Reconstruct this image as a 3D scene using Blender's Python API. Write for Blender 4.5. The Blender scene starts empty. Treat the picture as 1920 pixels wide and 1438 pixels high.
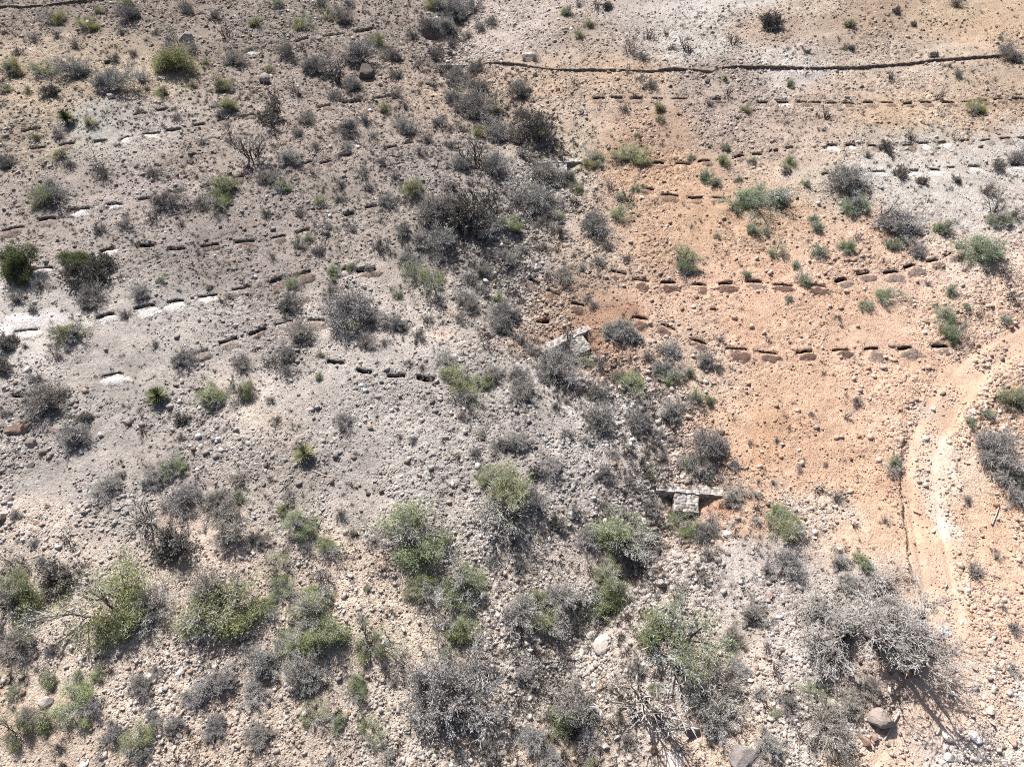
import bpy, math, random
import numpy as np
from mathutils import Vector

random.seed(7)
rng = np.random.default_rng(11)
C = bpy.context.scene.collection
R = math.radians

# ------------------------------------------------------------------ camera
SLOPE = R(3.0)
PITCH = R(48.4)
CAM_Z = 39.0 / math.cos(SLOPE)
FPX = 1280.0                      # focal length in pixels of the 1920 px wide photograph
cam_d = bpy.data.cameras.new('camera')
cam_d.sensor_width = 36.0
cam_d.lens = 24.0
cam_d.clip_start = 0.5
cam_d.clip_end = 2000.0
cam = bpy.data.objects.new('camera', cam_d)
C.objects.link(cam)
cam.location = (0, 0, CAM_Z)
cam.rotation_euler = (R(90) - PITCH, 0, 0)
bpy.context.scene.camera = cam

# ------------------------------------------------------------------ sky and sun
SUN_EL = R(48.0)
SUN_XY = (-0.44, 0.898)           # horizontal direction towards the sun
w = bpy.data.worlds.new('World')
bpy.context.scene.world = w
w.use_nodes = True
nt = w.node_tree
bg = nt.nodes['Background']
sky = nt.nodes.new('ShaderNodeTexSky')
sky.sky_type = 'NISHITA'
sky.sun_disc = False
sky.sun_elevation = SUN_EL
sky.sun_rotation = math.atan2(SUN_XY[0], SUN_XY[1])
sky.altitude = 800
sky.dust_density = 6.0
sky.ozone_density = 0.4
sky.air_density = 0.8
nt.links.new(sky.outputs[0], bg.inputs[0])
bg.inputs[1].default_value = 0.075
sd = bpy.data.lights.new('sun', 'SUN')
sd.energy = 5.0
sd.angle = R(0.53)
sd.color = (1.0, 0.965, 0.94)
sun = bpy.data.objects.new('sun', sd)
C.objects.link(sun)
sv = Vector((SUN_XY[0] * math.cos(SUN_EL), SUN_XY[1] * math.cos(SUN_EL), math.sin(SUN_EL)))
sun.rotation_euler = sv.to_track_quat('Z', 'Y').to_euler()
sun.location = (0, 0, 80)
vs = bpy.context.scene.view_settings
vs.view_transform = 'Standard'
vs.look = 'None'
vs.exposure = 0.85
vs.gamma = 1.0
sc_ = bpy.context.scene
sc_.render.engine = 'CYCLES'
sc_.cycles.use_denoising = False
sc_.cycles.filter_width = 1.0
sc_.cycles.max_bounces = 6

# ------------------------------------------------------------------ noise
def _hash(ix, iy, seed):
    h = (ix.astype(np.int64) * 374761393 + iy.astype(np.int64) * 668265263 + seed * 1442695041) & 0xFFFFFFFF
    h = ((h ^ (h >> 13)) * 1274126177) & 0xFFFFFFFF
    h = (h ^ (h >> 16)) & 0xFFFFFFFF
    return h.astype(np.float64) / 4294967295.0

def vnoise(x, y, seed=0):
    xi, yi = np.floor(x), np.floor(y)
    fx, fy = x - xi, y - yi
    fx = fx * fx * (3 - 2 * fx); fy = fy * fy * (3 - 2 * fy)
    a = _hash(xi, yi, seed); b = _hash(xi + 1, yi, seed)
    c = _hash(xi, yi + 1, seed); d = _hash(xi + 1, yi + 1, seed)
    return (a + (b - a) * fx) * (1 - fy) + (c + (d - c) * fx) * fy - 0.5

def fbm(x, y, octs=3, seed=0):
    s, a = 0.0, 1.0
    for k in range(octs):
        s = s + a * vnoise(x + 17.3 * k, y - 9.1 * k, seed + k)
        x, y, a = x * 2.03, y * 2.03, a * 0.5
    return s

def sstep(a, b, x):
    t = np.clip((x - a) / (b - a), 0, 1)
    return t * t * (3 - 2 * t)

# ------------------------------------------------------------------ terrain
TS = math.tan(SLOPE)
def ray(px, py):
    u = (np.asarray(px, float) - 960.0) / FPX
    v = (np.asarray(py, float) - 719.0) / FPX
    cp, sp = math.cos(PITCH), math.sin(PITCH)
    return u, cp - v * sp, -sp - v * cp          # direction x, y, z

def plane_hit(px, py):
    dx, dy, dz = ray(px, py)
    t = CAM_Z / (TS * dy - dz)
    return dx * t, dy * t

def depth_of(x, y, z):
    return y * math.cos(PITCH) - (z - CAM_Z) * math.sin(PITCH)

def scale_at(x, y, z):                            # photograph pixels per metre
    return FPX / depth_of(x, y, z)

GULLY = [(840, -120), (870, -20), (858, 50), (852, 112), (880, 165), (925, 225), (985, 275), (1047, 306), (1025, 370), (975, 440), (960, 500),
         (985, 570), (1030, 612), (1072, 640), (1150, 705), (1235, 800), (1290, 880), (1290, 935), (1185, 1080),
         (1090, 1200), (1060, 1300), (1110, 1440), (1130, 1700)]
_g = np.array([plane_hit(*p) for p in GULLY]); _g = _g[np.argsort(_g[:, 1])]
def gully_x(y):
    return np.interp(y, _g[:, 1], _g[:, 0]) + 0.5 * vnoise(y * 0.35, y * 0 + 3.3, 5)

ROAD = [(1990, 570), (1925, 645), (1870, 672), (1800, 722), (1752, 780), (1722, 850), (1716, 920), (1722, 1000), (1735, 1080), (1748, 1150),
        (1764, 1225), (1762, 1300), (1715, 1380), (1660, 1450), (1600, 1540)]
_r = np.array([plane_hit(*p) for p in ROAD])
def _resample(p, step):
    d = np.r_[0, np.cumsum(np.hypot(*np.diff(p, axis=0).T))]
    n = max(2, int(d[-1] / step) + 1)
    s = np.linspace(0, d[-1], n)
    q = np.c_[np.interp(s, d, p[:, 0]), np.interp(s, d, p[:, 1])]
    k = max(1, int(1.5 / step))
    if n > 4 * k:
        ker = np.ones(2 * k + 1) / (2 * k + 1)
        for c in (0, 1):
            q[k:-k, c] = np.convolve(q[:, c], ker, 'valid')
    return q
ROADP = _resample(_r, 0.35)
BANK_Y0 = float(plane_hit(1690, 1085)[1]); BANK_Y1 = float(plane_hit(1680, 790)[1])
def road_st(x, y):
    """signed offset from the centre line (positive to the right when looking towards the camera) and arc index"""
    x = np.asarray(x, float); y = np.asarray(y, float)
    out = np.full(x.shape, 99.0); idx = np.zeros(x.shape, int)
    m = (x > ROADP[:, 0].min() - 7) & (y < ROADP[:, 1].max() + 4)
    if m.any():
        xm, ym = x[m], y[m]
        best = np.full(xm.shape, 1e9); bi = np.zeros(xm.shape, int)
        for i in range(0, len(ROADP)):
            d = (xm - ROADP[i, 0]) ** 2 + (ym - ROADP[i, 1]) ** 2
            k = d < best
            best[k] = d[k]; bi[k] = i
        j = np.clip(bi, 0, len(ROADP) - 2)
        tx = ROADP[j + 1, 0] - ROADP[j, 0]; ty = ROADP[j + 1, 1] - ROADP[j, 1]
        L = np.hypot(tx, ty)
        out[m] = ((xm - ROADP[j, 0]) * (-ty) + (ym - ROADP[j, 1]) * tx) / L   # positive: left of travel = photo right side
        far = best > 49
        o = out[m]; o[far] = 99.0; out[m] = o
        idx[m] = bi
    return out, idx

def h_base(x, y):
    x = np.asarray(x, float); y = np.asarray(y, float)
    z = TS * y
    gx = gully_x(y)
    d = x - gx
    a = np.where(d < 0, 0.13, 0.085)
    ad = np.abs(d)
    z = z + a * 22 * np.tanh((np.sqrt(ad * ad + 9) - 3) / 22)
    inc = 0.55 + 0.5 * sstep(60, 130, y)
    z = z - inc * np.exp(-(d / 1.1) ** 2) - 0.25 * np.exp(-(d / 3.0) ** 2)
    z = z + 0.75 * fbm(x / 14.0, y / 14.0, 2, 21) + 0.22 * fbm(x / 4.0, y / 4.0, 2, 31)
    z = z + 6.0 * sstep(45, 140, np.abs(x)) * 0.6
    return z

# check dams: crest end points in the photograph, thickness, apron span along the crest, apron length
DAMS = [dict(a=(1230, 911), b=(1356, 922), th=0.62, ap=(0.27, 0.64), al=1.15, dep=1.1),
        dict(a=(1012, 655), b=(1105, 609), th=0.62, ap=(0.47, 0.80), al=1.35, dep=1.6),
        dict(a=(1000, 304), b=(1090, 302), th=0.6, ap=(0.36, 0.69), al=1.1, dep=0.95),
        dict(a=(822, 112), b=(882, 112), th=0.28, ap=None, al=0, dep=0.55)]
for D in DAMS:
    ax, ay = plane_hit(*D['a']); bx, by = plane_hit(*D['b'])
    D['c'] = np.array([(ax + bx) / 2, (ay + by) / 2])
    v = np.array([bx - ax, by - ay]); D['L'] = float(np.hypot(*v)); D['u'] = v / D['L']
    D['n'] = np.array([D['u'][1], -D['u'][0]])      # downstream
    D['z'] = None

PITS = []   # eroded hollows: x, y, rx, ry, depth
for (px, py, rx, ry, dep) in [(816, 62, 1.5, 1.3, 1.6), (917, 643, 0.35, 0.3, 0.6), (845, 93, 0.5, 0.8, 0.8), (1240, 1108, .5, .3, .3)]:
    PITS.append((*[float(v) for v in plane_hit(px, py)], rx, ry, dep))

def h_smooth(x, y):
    shp = np.shape(x)
    x = np.atleast_1d(np.asarray(x, float)); y = np.atleast_1d(np.asarray(y, float))
    z = h_base(x, y)
    for D in DAMS:
        if D['z'] is None:
            D['z'] = float(h_base(*(D['c'] + D['u'] * D['L'] * 0.5)) * 0.25 + h_base(*(D['c'] - D['u'] * D['L'] * 0.5)) * 0.25
                           + h_base(*(D['c'] - D['n'] * 1.5)) * 0.5) + 0.05
        rx, ry = x - D['c'][0], y - D['c'][1]
        m = (np.abs(rx) < 14) & (np.abs(ry) < 14)
        s = rx * D['u'][0] + ry * D['u'][1]
        t = rx * D['n'][0] + ry * D['n'][1]
        hl = D['L'] / 2
        ws = 1 - sstep(hl - 0.1, hl + 1.6, np.abs(s))
        up = D['z'] - 0.07 + 0.10 * np.maximum(-t, 0)
        wu = ws * np.exp(-(np.maximum(-t, 0) / 3.5) ** 2)
        prof = np.clip(1.0 - np.abs(s + 0.15 * hl) / (hl * 1.02), 0, 1) ** 0.8
        dn = D['z'] - 0.1 - D['dep'] * prof - 0.05 * np.maximum(t, 0)
        wd = ws * np.exp(-(np.maximum(t - 1.0, 0) / 2.2) ** 2)
        z = np.where(m & (t <= 0.05), z + (up - z) * wu, z)
        z = np.where(m & (t > 0.05), z + (np.minimum(dn, z) - z) * wd, z)
    for (cx, cy, ax, ay, dep) in PITS:
        z = z - dep * np.exp(-(((x - cx) / ax) ** 2 + ((y - cy) / ay) ** 2) ** 1.5)
    # track: level bed, cut bank on its uphill side, two ruts
    o, idx = road_st(x, y)
    near = o < 90
    if near.any():
        k = np.where(near)
        oo = o[k]; ii = idx[k]
        yk = y[k]
        bank = sstep(BANK_Y0 - 1.5, BANK_Y0, yk) * (1 - sstep(BANK_Y1 - 4.0, BANK_Y1, yk))
        left = sstep(1.3, 1.6, -oo + .25 * vnoise(ii / 3.0, oo * 0, 9)) * (1 - sstep(2.5, 7, -oo))
        zz = z[k] + 0.36 * bank * left
        fade = np.clip(.75 + 1.6 * vnoise(ii / 14.0, oo * 0, 19), 0, 1) * (.35 + .65 * (1 - sstep(22, 30, yk)))
        oo = oo + .25 * vnoise(ii / 9.0, oo * 0, 29)
        zz = zz - fade * 0.09 * np.exp(-((oo + 0.80) / 0.20) ** 2) - fade * 0.08 * np.exp(-((oo - 0.75) / 0.20) ** 2)
        berm = 0.10 * np.exp(-((oo - 1.9) / 0.5) ** 2)
        z = z.copy(); z[k] = zz + berm
    return z.reshape(shp) if shp else float(z[0])

def h_full(x, y):
    x = np.atleast_1d(np.asarray(x, float)); y = np.atleast_1d(np.asarray(y, float))
    z = h_smooth(x, y)
    o, _ = road_st(x, y)
    rough = 1 - 0.75 * (np.abs(o) < 1.3)
    z = z + rough * (0.12 * vnoise(x / 1.3, y / 1.3, 41) + 0.07 * vnoise(x / 0.5, y / 0.5, 42) + 0.035 * vnoise(x / 0.22, y / 0.22, 43))
    return z

def worley_surface(a, b, cell, seed):
    """height and tone of a surface of packed stones at 2-D coordinates"""
    ga, gb = a / cell, b / cell
    ia, ib = np.floor(ga), np.floor(gb)
    d1 = np.full(np.shape(a), 9.0); tone = np.zeros(np.shape(a))
    for da in (-1, 0, 1):
        for db in (-1, 0, 1):
            ca, cb = ia + da, ib + db
            pa = ca + 0.15 + 0.7 * _hash(ca, cb, seed); pb = cb + 0.15 + 0.7 * _hash(ca, cb, seed + 1)
            d = np.hypot(ga - pa, gb - pb)
            k = d < d1
            d1 = np.where(k, d, d1); tone = np.where(k, _hash(ca, cb, seed + 2), tone)
    return d1, tone

def hit(px, py, lift=0.0):
    """point of the ground seen at a photograph pixel (or lift metres above it)"""
    px = np.atleast_1d(np.asarray(px, float)); py = np.atleast_1d(np.asarray(py, float))
    lift = np.broadcast_to(np.asarray(lift, float), px.shape)
    dx, dy, dz = ray(px, py)
    t0 = (CAM_Z - 8) / (TS * dy - dz)
    lo = t0 * 0.55
    hi = None
    t = lo.copy(); found = np.zeros(px.shape, bool); a = lo.copy(); b = t0 * 1.6
    n = 160
    step = (t0 * 1.6 - lo) / n
    for i in range(n):
        t2 = t + step
        g = CAM_Z + dz * t2 - (h_smooth(dx * t2, dy * t2) + lift)
        new = (~found) & (g < 0)
        a = np.where(new, t, a); b = np.where(new, t2, b)
        found |= new
        t = t2
        if found.all(): break
    for i in range(14):
        m = (a + b) / 2
        g = CAM_Z + dz * m - (h_smooth(dx * m, dy * m) + lift)
        a = np.where(g > 0, m, a); b = np.where(g > 0, b, m)
    m = (a + b) / 2
    x, y = dx * m, dy * m
    return x, y, h_smooth(x, y)

# ------------------------------------------------------------------ mesh helpers
def mk_mesh(name, verts, faces, col=None, smooth=False):
    me = bpy.data.meshes.new(name)
    verts = np.ascontiguousarray(verts, dtype=np.float32)
    faces = np.ascontiguousarray(faces, dtype=np.int32)
    k = faces.shape[1]
    me.vertices.add(len(verts)); me.vertices.foreach_set('co', verts.ravel())
    me.loops.add(faces.size); me.loops.foreach_set('vertex_index', faces.ravel())
    me.polygons.add(len(faces))
    me.polygons.foreach_set('loop_start', np.arange(0, faces.size, k, dtype=np.int32))
    me.polygons.foreach_set('loop_total', np.full(len(faces), k, dtype=np.int32))
    if smooth:
        me.polygons.foreach_set('use_smooth', np.ones(len(faces), dtype=bool))
    if col is not None:
        at = me.color_attributes.new('soil', 'FLOAT_COLOR', 'POINT')
        c4 = np.ones((len(verts), 4), np.float32); c4[:, :3] = col
        at.data.foreach_set('color', c4.ravel())
    me.update(calc_edges=True)
    return me

def tag(o, label=None, cat=None, group=None, kind=None):
    if label: o['label'] = label
    if cat: o['category'] = cat
    if group: o['group'] = group
    if kind: o['kind'] = kind
    return o

def link(name, me, mat=None, parent=None, loc=None):
    if mat is not None and len(me.materials) == 0: me.materials.append(mat)
    o = bpy.data.objects.new(name, me); C.objects.link(o)
    if parent is not None: o.parent = parent
    if loc is not None: o.location = loc
    return o

def empty(name, loc, rz=0, sc=(1, 1, 1)):
    o = bpy.data.objects.new(name, None); C.objects.link(o)
    o.location = loc; o.rotation_euler = (0, 0, rz); o.scale = sc
    o.empty_display_size = 0.2
    return o

def lin(c):
    c = np.asarray(c, float) / 255.0
    return np.where(c <= 0.04045, c / 12.92, ((c + 0.055) / 1.055) ** 2.4)

# ------------------------------------------------------------------ materials
def new_mat(name, rough=0.95):
    m = bpy.data.materials.new(name); m.use_nodes = True
    b = m.node_tree.nodes['Principled BSDF']
    b.inputs['Roughness'].default_value = rough
    b.inputs['Specular IOR Level'].default_value = 0.15
    return m, m.node_tree, b

def noise_node(nt, scale, detail=3, rough=0.6, vec=None):
    n = nt.nodes.new('ShaderNodeTexNoise'); n.inputs['Scale'].default_value = scale
    n.inputs['Detail'].default_value = detail; n.inputs['Roughness'].default_value = rough
    if vec is not None: nt.links.new(vec, n.inputs['Vector'])
    return n

def mapr(nt, src, a, b, c, d):
    n = nt.nodes.new('ShaderNodeMapRange'); nt.links.new(src, n.inputs[0])
    for i, v in enumerate((a, b, c, d)): n.inputs[i + 1].default_value = v
    return n.outputs[0]

def mul(nt, col, fac):
    n = nt.nodes.new('ShaderNodeMix'); n.data_type = 'RGBA'; n.blend_type = 'MULTIPLY'
    n.inputs[0].default_value = 1.0
    nt.links.new(col, n.inputs[6])
    nt.links.new(fac, n.inputs[7])
    return n.outputs[2]

def ground_mat(name, base=None, gravel=1.0):
    m, nt, b = new_mat(name)
    tc = nt.nodes.new('ShaderNodeTexCoord'); P = tc.outputs['Object']
    if base is None:
        at = nt.nodes.new('ShaderNodeVertexColor'); at.layer_name = 'soil'; col = at.outputs[0]
    else:
        rg = nt.nodes.new('ShaderNodeRGB'); rg.outputs[0].default_value = (*base, 1); col = rg.outputs[0]
    n1 = noise_node(nt, 0.9, 4, 0.6, P); n2 = noise_node(nt, 7.0, 5, 0.7, P)
    col = mul(nt, col, mapr(nt, n1.outputs[0], 0.3, 0.7, 0.88, 1.12))
    col = mul(nt, col, mapr(nt, n2.outputs[0], 0.3, 0.7, 0.86, 1.14))
    vo = nt.nodes.new('ShaderNodeTexVoronoi'); vo.inputs['Scale'].default_value = 11.0
    nt.links.new(P, vo.inputs['Vector'])
    sp = nt.nodes.new('ShaderNodeSeparateColor'); nt.links.new(vo.outputs['Color'], sp.inputs[0])
    col = mul(nt, col, mapr(nt, sp.outputs[0], 0.0, 1.0, 1 - 0.22 * gravel, 1 + 0.2 * gravel))
    vo2 = nt.nodes.new('ShaderNodeTexVoronoi'); vo2.inputs['Scale'].default_value = 27.0
    nt.links.new(P, vo2.inputs['Vector'])
    nt.links.new(col, b.inputs['Base Color'])
    # bump: grains and small stones
    ad = nt.nodes.new('ShaderNodeMath'); ad.operation = 'MULTIPLY_ADD'
    nt.links.new(vo.outputs['Distance'], ad.inputs[0]); ad.inputs[1].default_value = -0.9
    nt.links.new(n2.outputs[0], ad.inputs[2])
    ad2 = nt.nodes.new('ShaderNodeMath'); ad2.operation = 'MULTIPLY_ADD'
    nt.links.new(vo2.outputs['Distance'], ad2.inputs[0]); ad2.inputs[1].default_value = -0.5
    nt.links.new(ad.outputs[0], ad2.inputs[2])
    bp = nt.nodes.new('ShaderNodeBump'); bp.inputs['Strength'].default_value = 0.9
    bp.inputs['Distance'].default_value = 0.055 * gravel
    nt.links.new(ad2.outputs[0], bp.inputs['Height'])
    nt.links.new(bp.outputs[0], b.inputs['Normal'])
    return m

def stone_mat(name):
    m, nt, b = new_mat(name, 0.9)
    tc = nt.nodes.new('ShaderNodeTexCoord')
    at = nt.nodes.new('ShaderNodeVertexColor'); at.layer_name = 'soil'
    n2 = noise_node(nt, 9.0, 5, 0.7, tc.outputs['Object'])
    col = mul(nt, at.outputs[0], mapr(nt, n2.outputs[0], 0.3, 0.7, 0.75, 1.2))
    nt.links.new(col, b.inputs['Base Color'])
    bp = nt.nodes.new('ShaderNodeBump'); bp.inputs['Distance'].default_value = 0.05; bp.inputs['Strength'].default_value = 0.8
    nt.links.new(n2.outputs[0], bp.inputs['Height']); nt.links.new(bp.outputs[0], b.inputs['Normal'])
    return m

def boulder_mat(name):
    m, nt, b = new_mat(name, 0.9)
    oi = nt.nodes.new('ShaderNodeObjectInfo')
    tc = nt.nodes.new('ShaderNodeTexCoord')
    n2 = noise_node(nt, 3.0, 6, 0.7, tc.outputs['Object'])
    n3 = noise_node(nt, 14.0, 5, 0.7, tc.outputs['Object'])
    col = mul(nt, oi.outputs['Color'], mapr(nt, n2.outputs[0], 0.35, 0.65, 0.72, 1.15))
    col = mul(nt, col, mapr(nt, n3.outputs[0], 0.35, 0.65, 0.82, 1.1))
    nt.links.new(col, b.inputs['Base Color'])
    bp = nt.nodes.new('ShaderNodeBump'); bp.inputs['Distance'].default_value = 0.06; bp.inputs['Strength'].default_value = 0.9
    nt.links.new(n3.outputs[0], bp.inputs['Height']); nt.links.new(bp.outputs[0], b.inputs['Normal'])
    return m

def plant_mat(name, base, var=0.25, use_obj=True, trans=0.0):
    m, nt, b = new_mat(name, 0.8)
    rg = nt.nodes.new('ShaderNodeRGB'); rg.outputs[0].default_value = (*base, 1)
    col = rg.outputs[0]
    if use_obj:
        oi = nt.nodes.new('ShaderNodeObjectInfo')
        col = mul(nt, col, oi.outputs['Color'])
    tc = nt.nodes.new('ShaderNodeTexCoord')
    n = noise_node(nt, 5.0, 3, 0.6, tc.outputs['Object'])
    col = mul(nt, col, mapr(nt, n.outputs[0], 0.3, 0.7, 1 - var, 1 + var))
    nt.links.new(col, b.inputs['Base Color'])
    if trans:
        tr = nt.nodes.new('ShaderNodeBsdfTranslucent'); nt.links.new(col, tr.inputs[0])
        mx = nt.nodes.new('ShaderNodeMixShader'); mx.inputs[0].default_value = trans
        nt.links.new(b.outputs[0], mx.inputs[1]); nt.links.new(tr.outputs[0], mx.inputs[2])
        nt.links.new(mx.outputs[0], nt.nodes['Material Output'].inputs[0])
    return m

M = dict(
    ground=ground_mat('stony_soil'), road=ground_mat('compacted_earth', None, 0.55),
    stone=stone_mat('loose_stone'), boulder=boulder_mat('boulder_rock'),
    trench=ground_mat('dug_earth', (0.16, 0.115, 0.09), 0.8),
    twig=plant_mat('grey_twig', (0.37, 0.36, 0.335), 0.35), bark=plant_mat('dark_bark', (0.115, 0.098, 0.09), 0.2),
    leaf=plant_mat('small_leaf', (0.30, 0.315, 0.165), 0.3, True, 0.35),
    dry=plant_mat('dry_blade', (0.30, 0.27, 0.235), 0.3),
    blade=plant_mat('yucca_blade', (0.24, 0.26, 0.13), 0.25),
    deadwood=plant_mat('bleached_wood', (0.42, 0.38, 0.35), 0.3, False),
)
# ------------------------------------------------------------------ soil colours: where, colour, stones per area, stone size
SOIL = [  # px, py, r, g, b, density, size
 (100,45,155,140,132,1.5,1.0),(60,180,190,168,150,1.0,.8),(230,190,200,175,152,.6,.8),(100,240,198,172,150,.8,.8),(300,60,158,142,132,1.6,1.1),(500,60,160,146,138,1.6,1.1),
 (300,290,192,180,175,.7,.8),(200,290,198,187,182,.5,.7),(60,310,182,165,150,1.0,.9),(600,240,180,163,155,1.3,.9),(720,60,172,156,148,1.6,1.0),(720,200,168,150,142,1.5,.9),(800,190,196,172,155,1,.8),
 (960,60,188,172,166,1.5,.9),(1100,80,168,150,138,1.3,.9),(1200,60,180,170,168,1.1,.8),(1300,60,205,196,192,.5,.7),(1400,25,208,200,198,.4,.7),(1230,60,198,188,184,.6,.7),
 (1600,60,172,150,132,1.2,.8),(1500,40,200,178,160,.9,.8),(1820,50,194,172,148,1.0,.8),(1830,70,205,170,145,.8,.8),(1700,150,196,176,162,1.2,.8),(1420,85,182,160,144,1,.9),
 (1020,170,192,166,146,1.3,1.0),(1180,160,190,166,146,1.2,.9),(1360,165,172,158,150,1.6,1.2),(1460,155,212,200,196,.6,.7),(1290,115,205,196,192,.7,.8),(1540,200,188,168,154,1.2,.9),
 (1660,240,200,170,145,1.0,.8),(1830,240,186,163,144,1.2,.9),(1350,240,180,162,154,1.4,.9),(1230,262,190,162,142,1.2,.9),(1030,230,190,168,152,1.3,1.0),(1500,255,182,164,152,1.3,.9),
 (1250,335,208,165,138,.8,.8),(1190,320,205,165,140,.9,.8),(1050,290,205,180,160,.9,.8),(1330,420,206,165,138,.9,.9),(1230,440,206,166,140,1.1,.9),(1450,420,210,168,142,.7,.8),(1420,540,212,170,144,.5,.7),
 (1400,610,210,168,142,.45,.7),(1560,600,208,168,142,.9,.9),(1600,500,208,172,148,1.1,.9),(1700,560,208,174,152,1.0,.9),(1640,640,210,172,148,.8,.9),(1800,520,212,188,172,.8,.9),
 (1830,420,216,202,193,.3,.8),(1740,390,214,204,196,.3,.7),(1880,330,212,202,194,.5,.8),(1640,350,208,198,190,.5,.8),(1520,370,205,185,172,.6,.8),(1500,310,196,174,160,1.0,.8),(1700,290,196,184,176,.9,.8),
 (1500,740,206,166,138,.5,.8),(1440,820,206,162,130,.5,.9),(1550,900,208,166,138,.6,.9),(1620,950,212,170,140,.6,.9),(1640,740,210,170,144,.8,.9),(1640,1010,212,172,144,.6,1),
 (1870,620,206,172,148,1.3,1.2),(1800,800,214,178,152,1.6,1.3),(1850,1010,214,174,146,1.1,1.3),(1840,1180,214,178,154,1.0,1.4),(1790,1050,216,182,156,1.5,1.3),(1770,900,220,190,168,1.6,1.3),
 (1850,1330,216,184,162,1.3,1.6),(1750,1420,208,192,180,2.2,1.3),(1890,1400,212,194,180,1.8,1.4),(1730,1320,214,186,166,.6,1.1),(1600,1420,220,190,166,.7,1.4),
 (60,420,172,158,152,1.1,.9),(300,400,182,168,164,1.0,.9),(400,330,178,162,154,1.1,.9),(160,450,186,173,168,.9,.8),(300,520,166,156,154,1.1,.9),(330,640,186,178,178,.55,.8),(60,680,206,198,196,.3,.8),(130,650,200,192,192,.4,.8),
 (500,420,166,153,148,1.2,.9),(620,420,172,158,152,1.3,.9),(450,500,160,148,145,1.3,.9),(500,560,164,152,148,1.3,.9),(690,470,190,176,168,.9,.9),(560,700,170,160,158,1.3,1.0),(430,660,184,175,174,.7,.9),
 (650,650,208,196,190,.2,.8),(700,640,200,188,184,.5,.9),(820,600,196,184,176,.8,.9),(760,690,198,188,184,.8,.9),(560,760,212,200,196,.25,.8),(500,800,208,192,180,.5,.9),(680,780,186,178,175,1.2,1),(700,820,198,188,184,.6,.9),
 (800,760,190,180,177,1.2,1),(650,900,184,175,172,1.3,1.1),(800,900,192,184,180,1.1,1.0),(150,800,176,168,168,1.3,1.2),(50,850,182,172,168,1.5,1.5),(200,700,190,180,180,.6,.8),(250,780,180,172,172,1.2,1.1),
 (100,950,184,175,172,1.4,1.2),(250,960,186,176,172,1.2,1.0),(420,830,184,174,170,1.2,1.0),(350,900,180,168,164,1.2,1),(130,1020,196,180,170,1.1,1.0),(420,1060,212,190,176,.5,1.0),(560,940,184,172,164,1.2,1),
 (700,1100,214,192,176,.5,1.1),(780,1180,216,196,180,.35,1.0),(120,1200,212,194,182,.5,1.0),(40,1240,212,192,176,.6,1.0),(350,1250,204,186,174,1.1,1.2),(100,1330,204,180,162,.9,1.3),(60,1420,206,184,168,.8,1.2),
 (430,1410,204,182,166,.8,1.2),(600,1390,206,186,172,1.1,1.3),(650,1250,206,188,176,1.0,1.2),(780,1420,206,190,178,1.6,1.4),(850,1230,206,190,178,.8,1.1),(700,1000,192,180,174,1.3,1.1),
 (960,420,176,166,164,1.4,1),(1080,470,196,172,156,1.2,1.0),(1010,330,182,174,172,1.3,1.1),(860,330,172,160,156,1.3,1.0),(880,480,176,166,163,1.4,1.1),(960,520,182,172,168,1.4,1.1),(1050,560,190,160,140,1.2,1.0),
 (1110,600,188,152,128,.6,.9),(1160,655,186,150,126,.5,.9),(1200,690,190,160,140,.8,.9),(1240,560,206,170,146,1.0,1),(1250,640,196,165,144,1.1,1.1),(1290,700,200,176,158,1.2,1.1),(1060,740,208,198,194,.4,.9),
 (1000,780,184,176,176,1.7,1.4),(960,720,184,176,174,1.4,1.2),(1130,840,192,184,180,1.5,1.2),(1180,760,190,180,176,1.3,1.1),(1060,900,188,180,177,1.5,1.2),(950,1000,192,182,176,1.4,1.2),(1000,1020,200,186,176,.9,1.1),
 (1150,920,184,172,166,1.2,1.1),(1370,960,194,160,136,.6,1.0),(1360,800,206,168,140,.9,1.1),(1380,1040,190,178,172,1.4,1.2),(1470,1120,184,172,166,1.4,1.1),(1440,1010,192,178,168,1.3,1.1),(1330,1080,188,176,170,1.8,1.6),
 (1080,1160,196,182,172,1.4,1.6),(1010,1240,198,186,178,1.9,1.6),(1160,1250,206,190,178,1.6,1.7),(1100,1290,206,190,178,1.9,1.8),(1240,1350,200,184,174,1.6,1.5),(960,1330,208,194,182,1.6,1.5),(1040,1430,214,192,174,.8,1.4),
 (1350,1425,216,190,168,.5,1.2),(1420,1250,200,182,168,1.2,1.3),(1480,1230,186,174,168,1.6,1.1),(1520,1380,204,190,180,1.4,1.4),(1650,1250,200,176,160,1.1,1.3),(1560,1000,198,176,160,1.1,1.1),(1570,1150,190,178,170,1.3,1.2),
 (880,1380,206,190,178,1.6,1.5),(910,1150,206,190,178,1.1,1.2),
]
_s = np.array(SOIL, float)
_c = _s[:, 2:5]; _m = _c.mean(1, keepdims=True)
_c = _m + (_c - _m) * 0.82 + np.array([0, 0, -3.0])
_far = (_s[:, 1] < 500)[:, None]
_c = np.where(_far & (_c > 188), 188 + (_c - 188) * .5, _c)
_c = np.where((_s[:, 1] < 560)[:, None] & (_s[:, 0] < 950)[:, None], _c * .94, _c)
_c[:, 2] = np.minimum(_c[:, 2], _c[:, 1] - 6)
_c = np.where((_s[:, 0] < 1150)[:, None], _c * np.array([.965, .955, .95]), _c)
_k = ((_s[:, 0] < 1150) & (_s[:, 1] > 520) & (_s[:, 1] < 1000))[:, None]
_c = np.where(_k, _c * .95, _c)
_k = ((_s[:, 0] > 1150) & (_s[:, 1] < 450))[:, None]
_c = np.where(_k, _c * np.array([.96, .945, .93]), _c)
_s[:, 6] = np.minimum(_s[:, 6], 1.25)
_c = _c * np.where((_s[:, 0] > 1100)[:, None], np.array([.99, .99, .99]), np.array([.99, 1.0, .995]))
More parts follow.
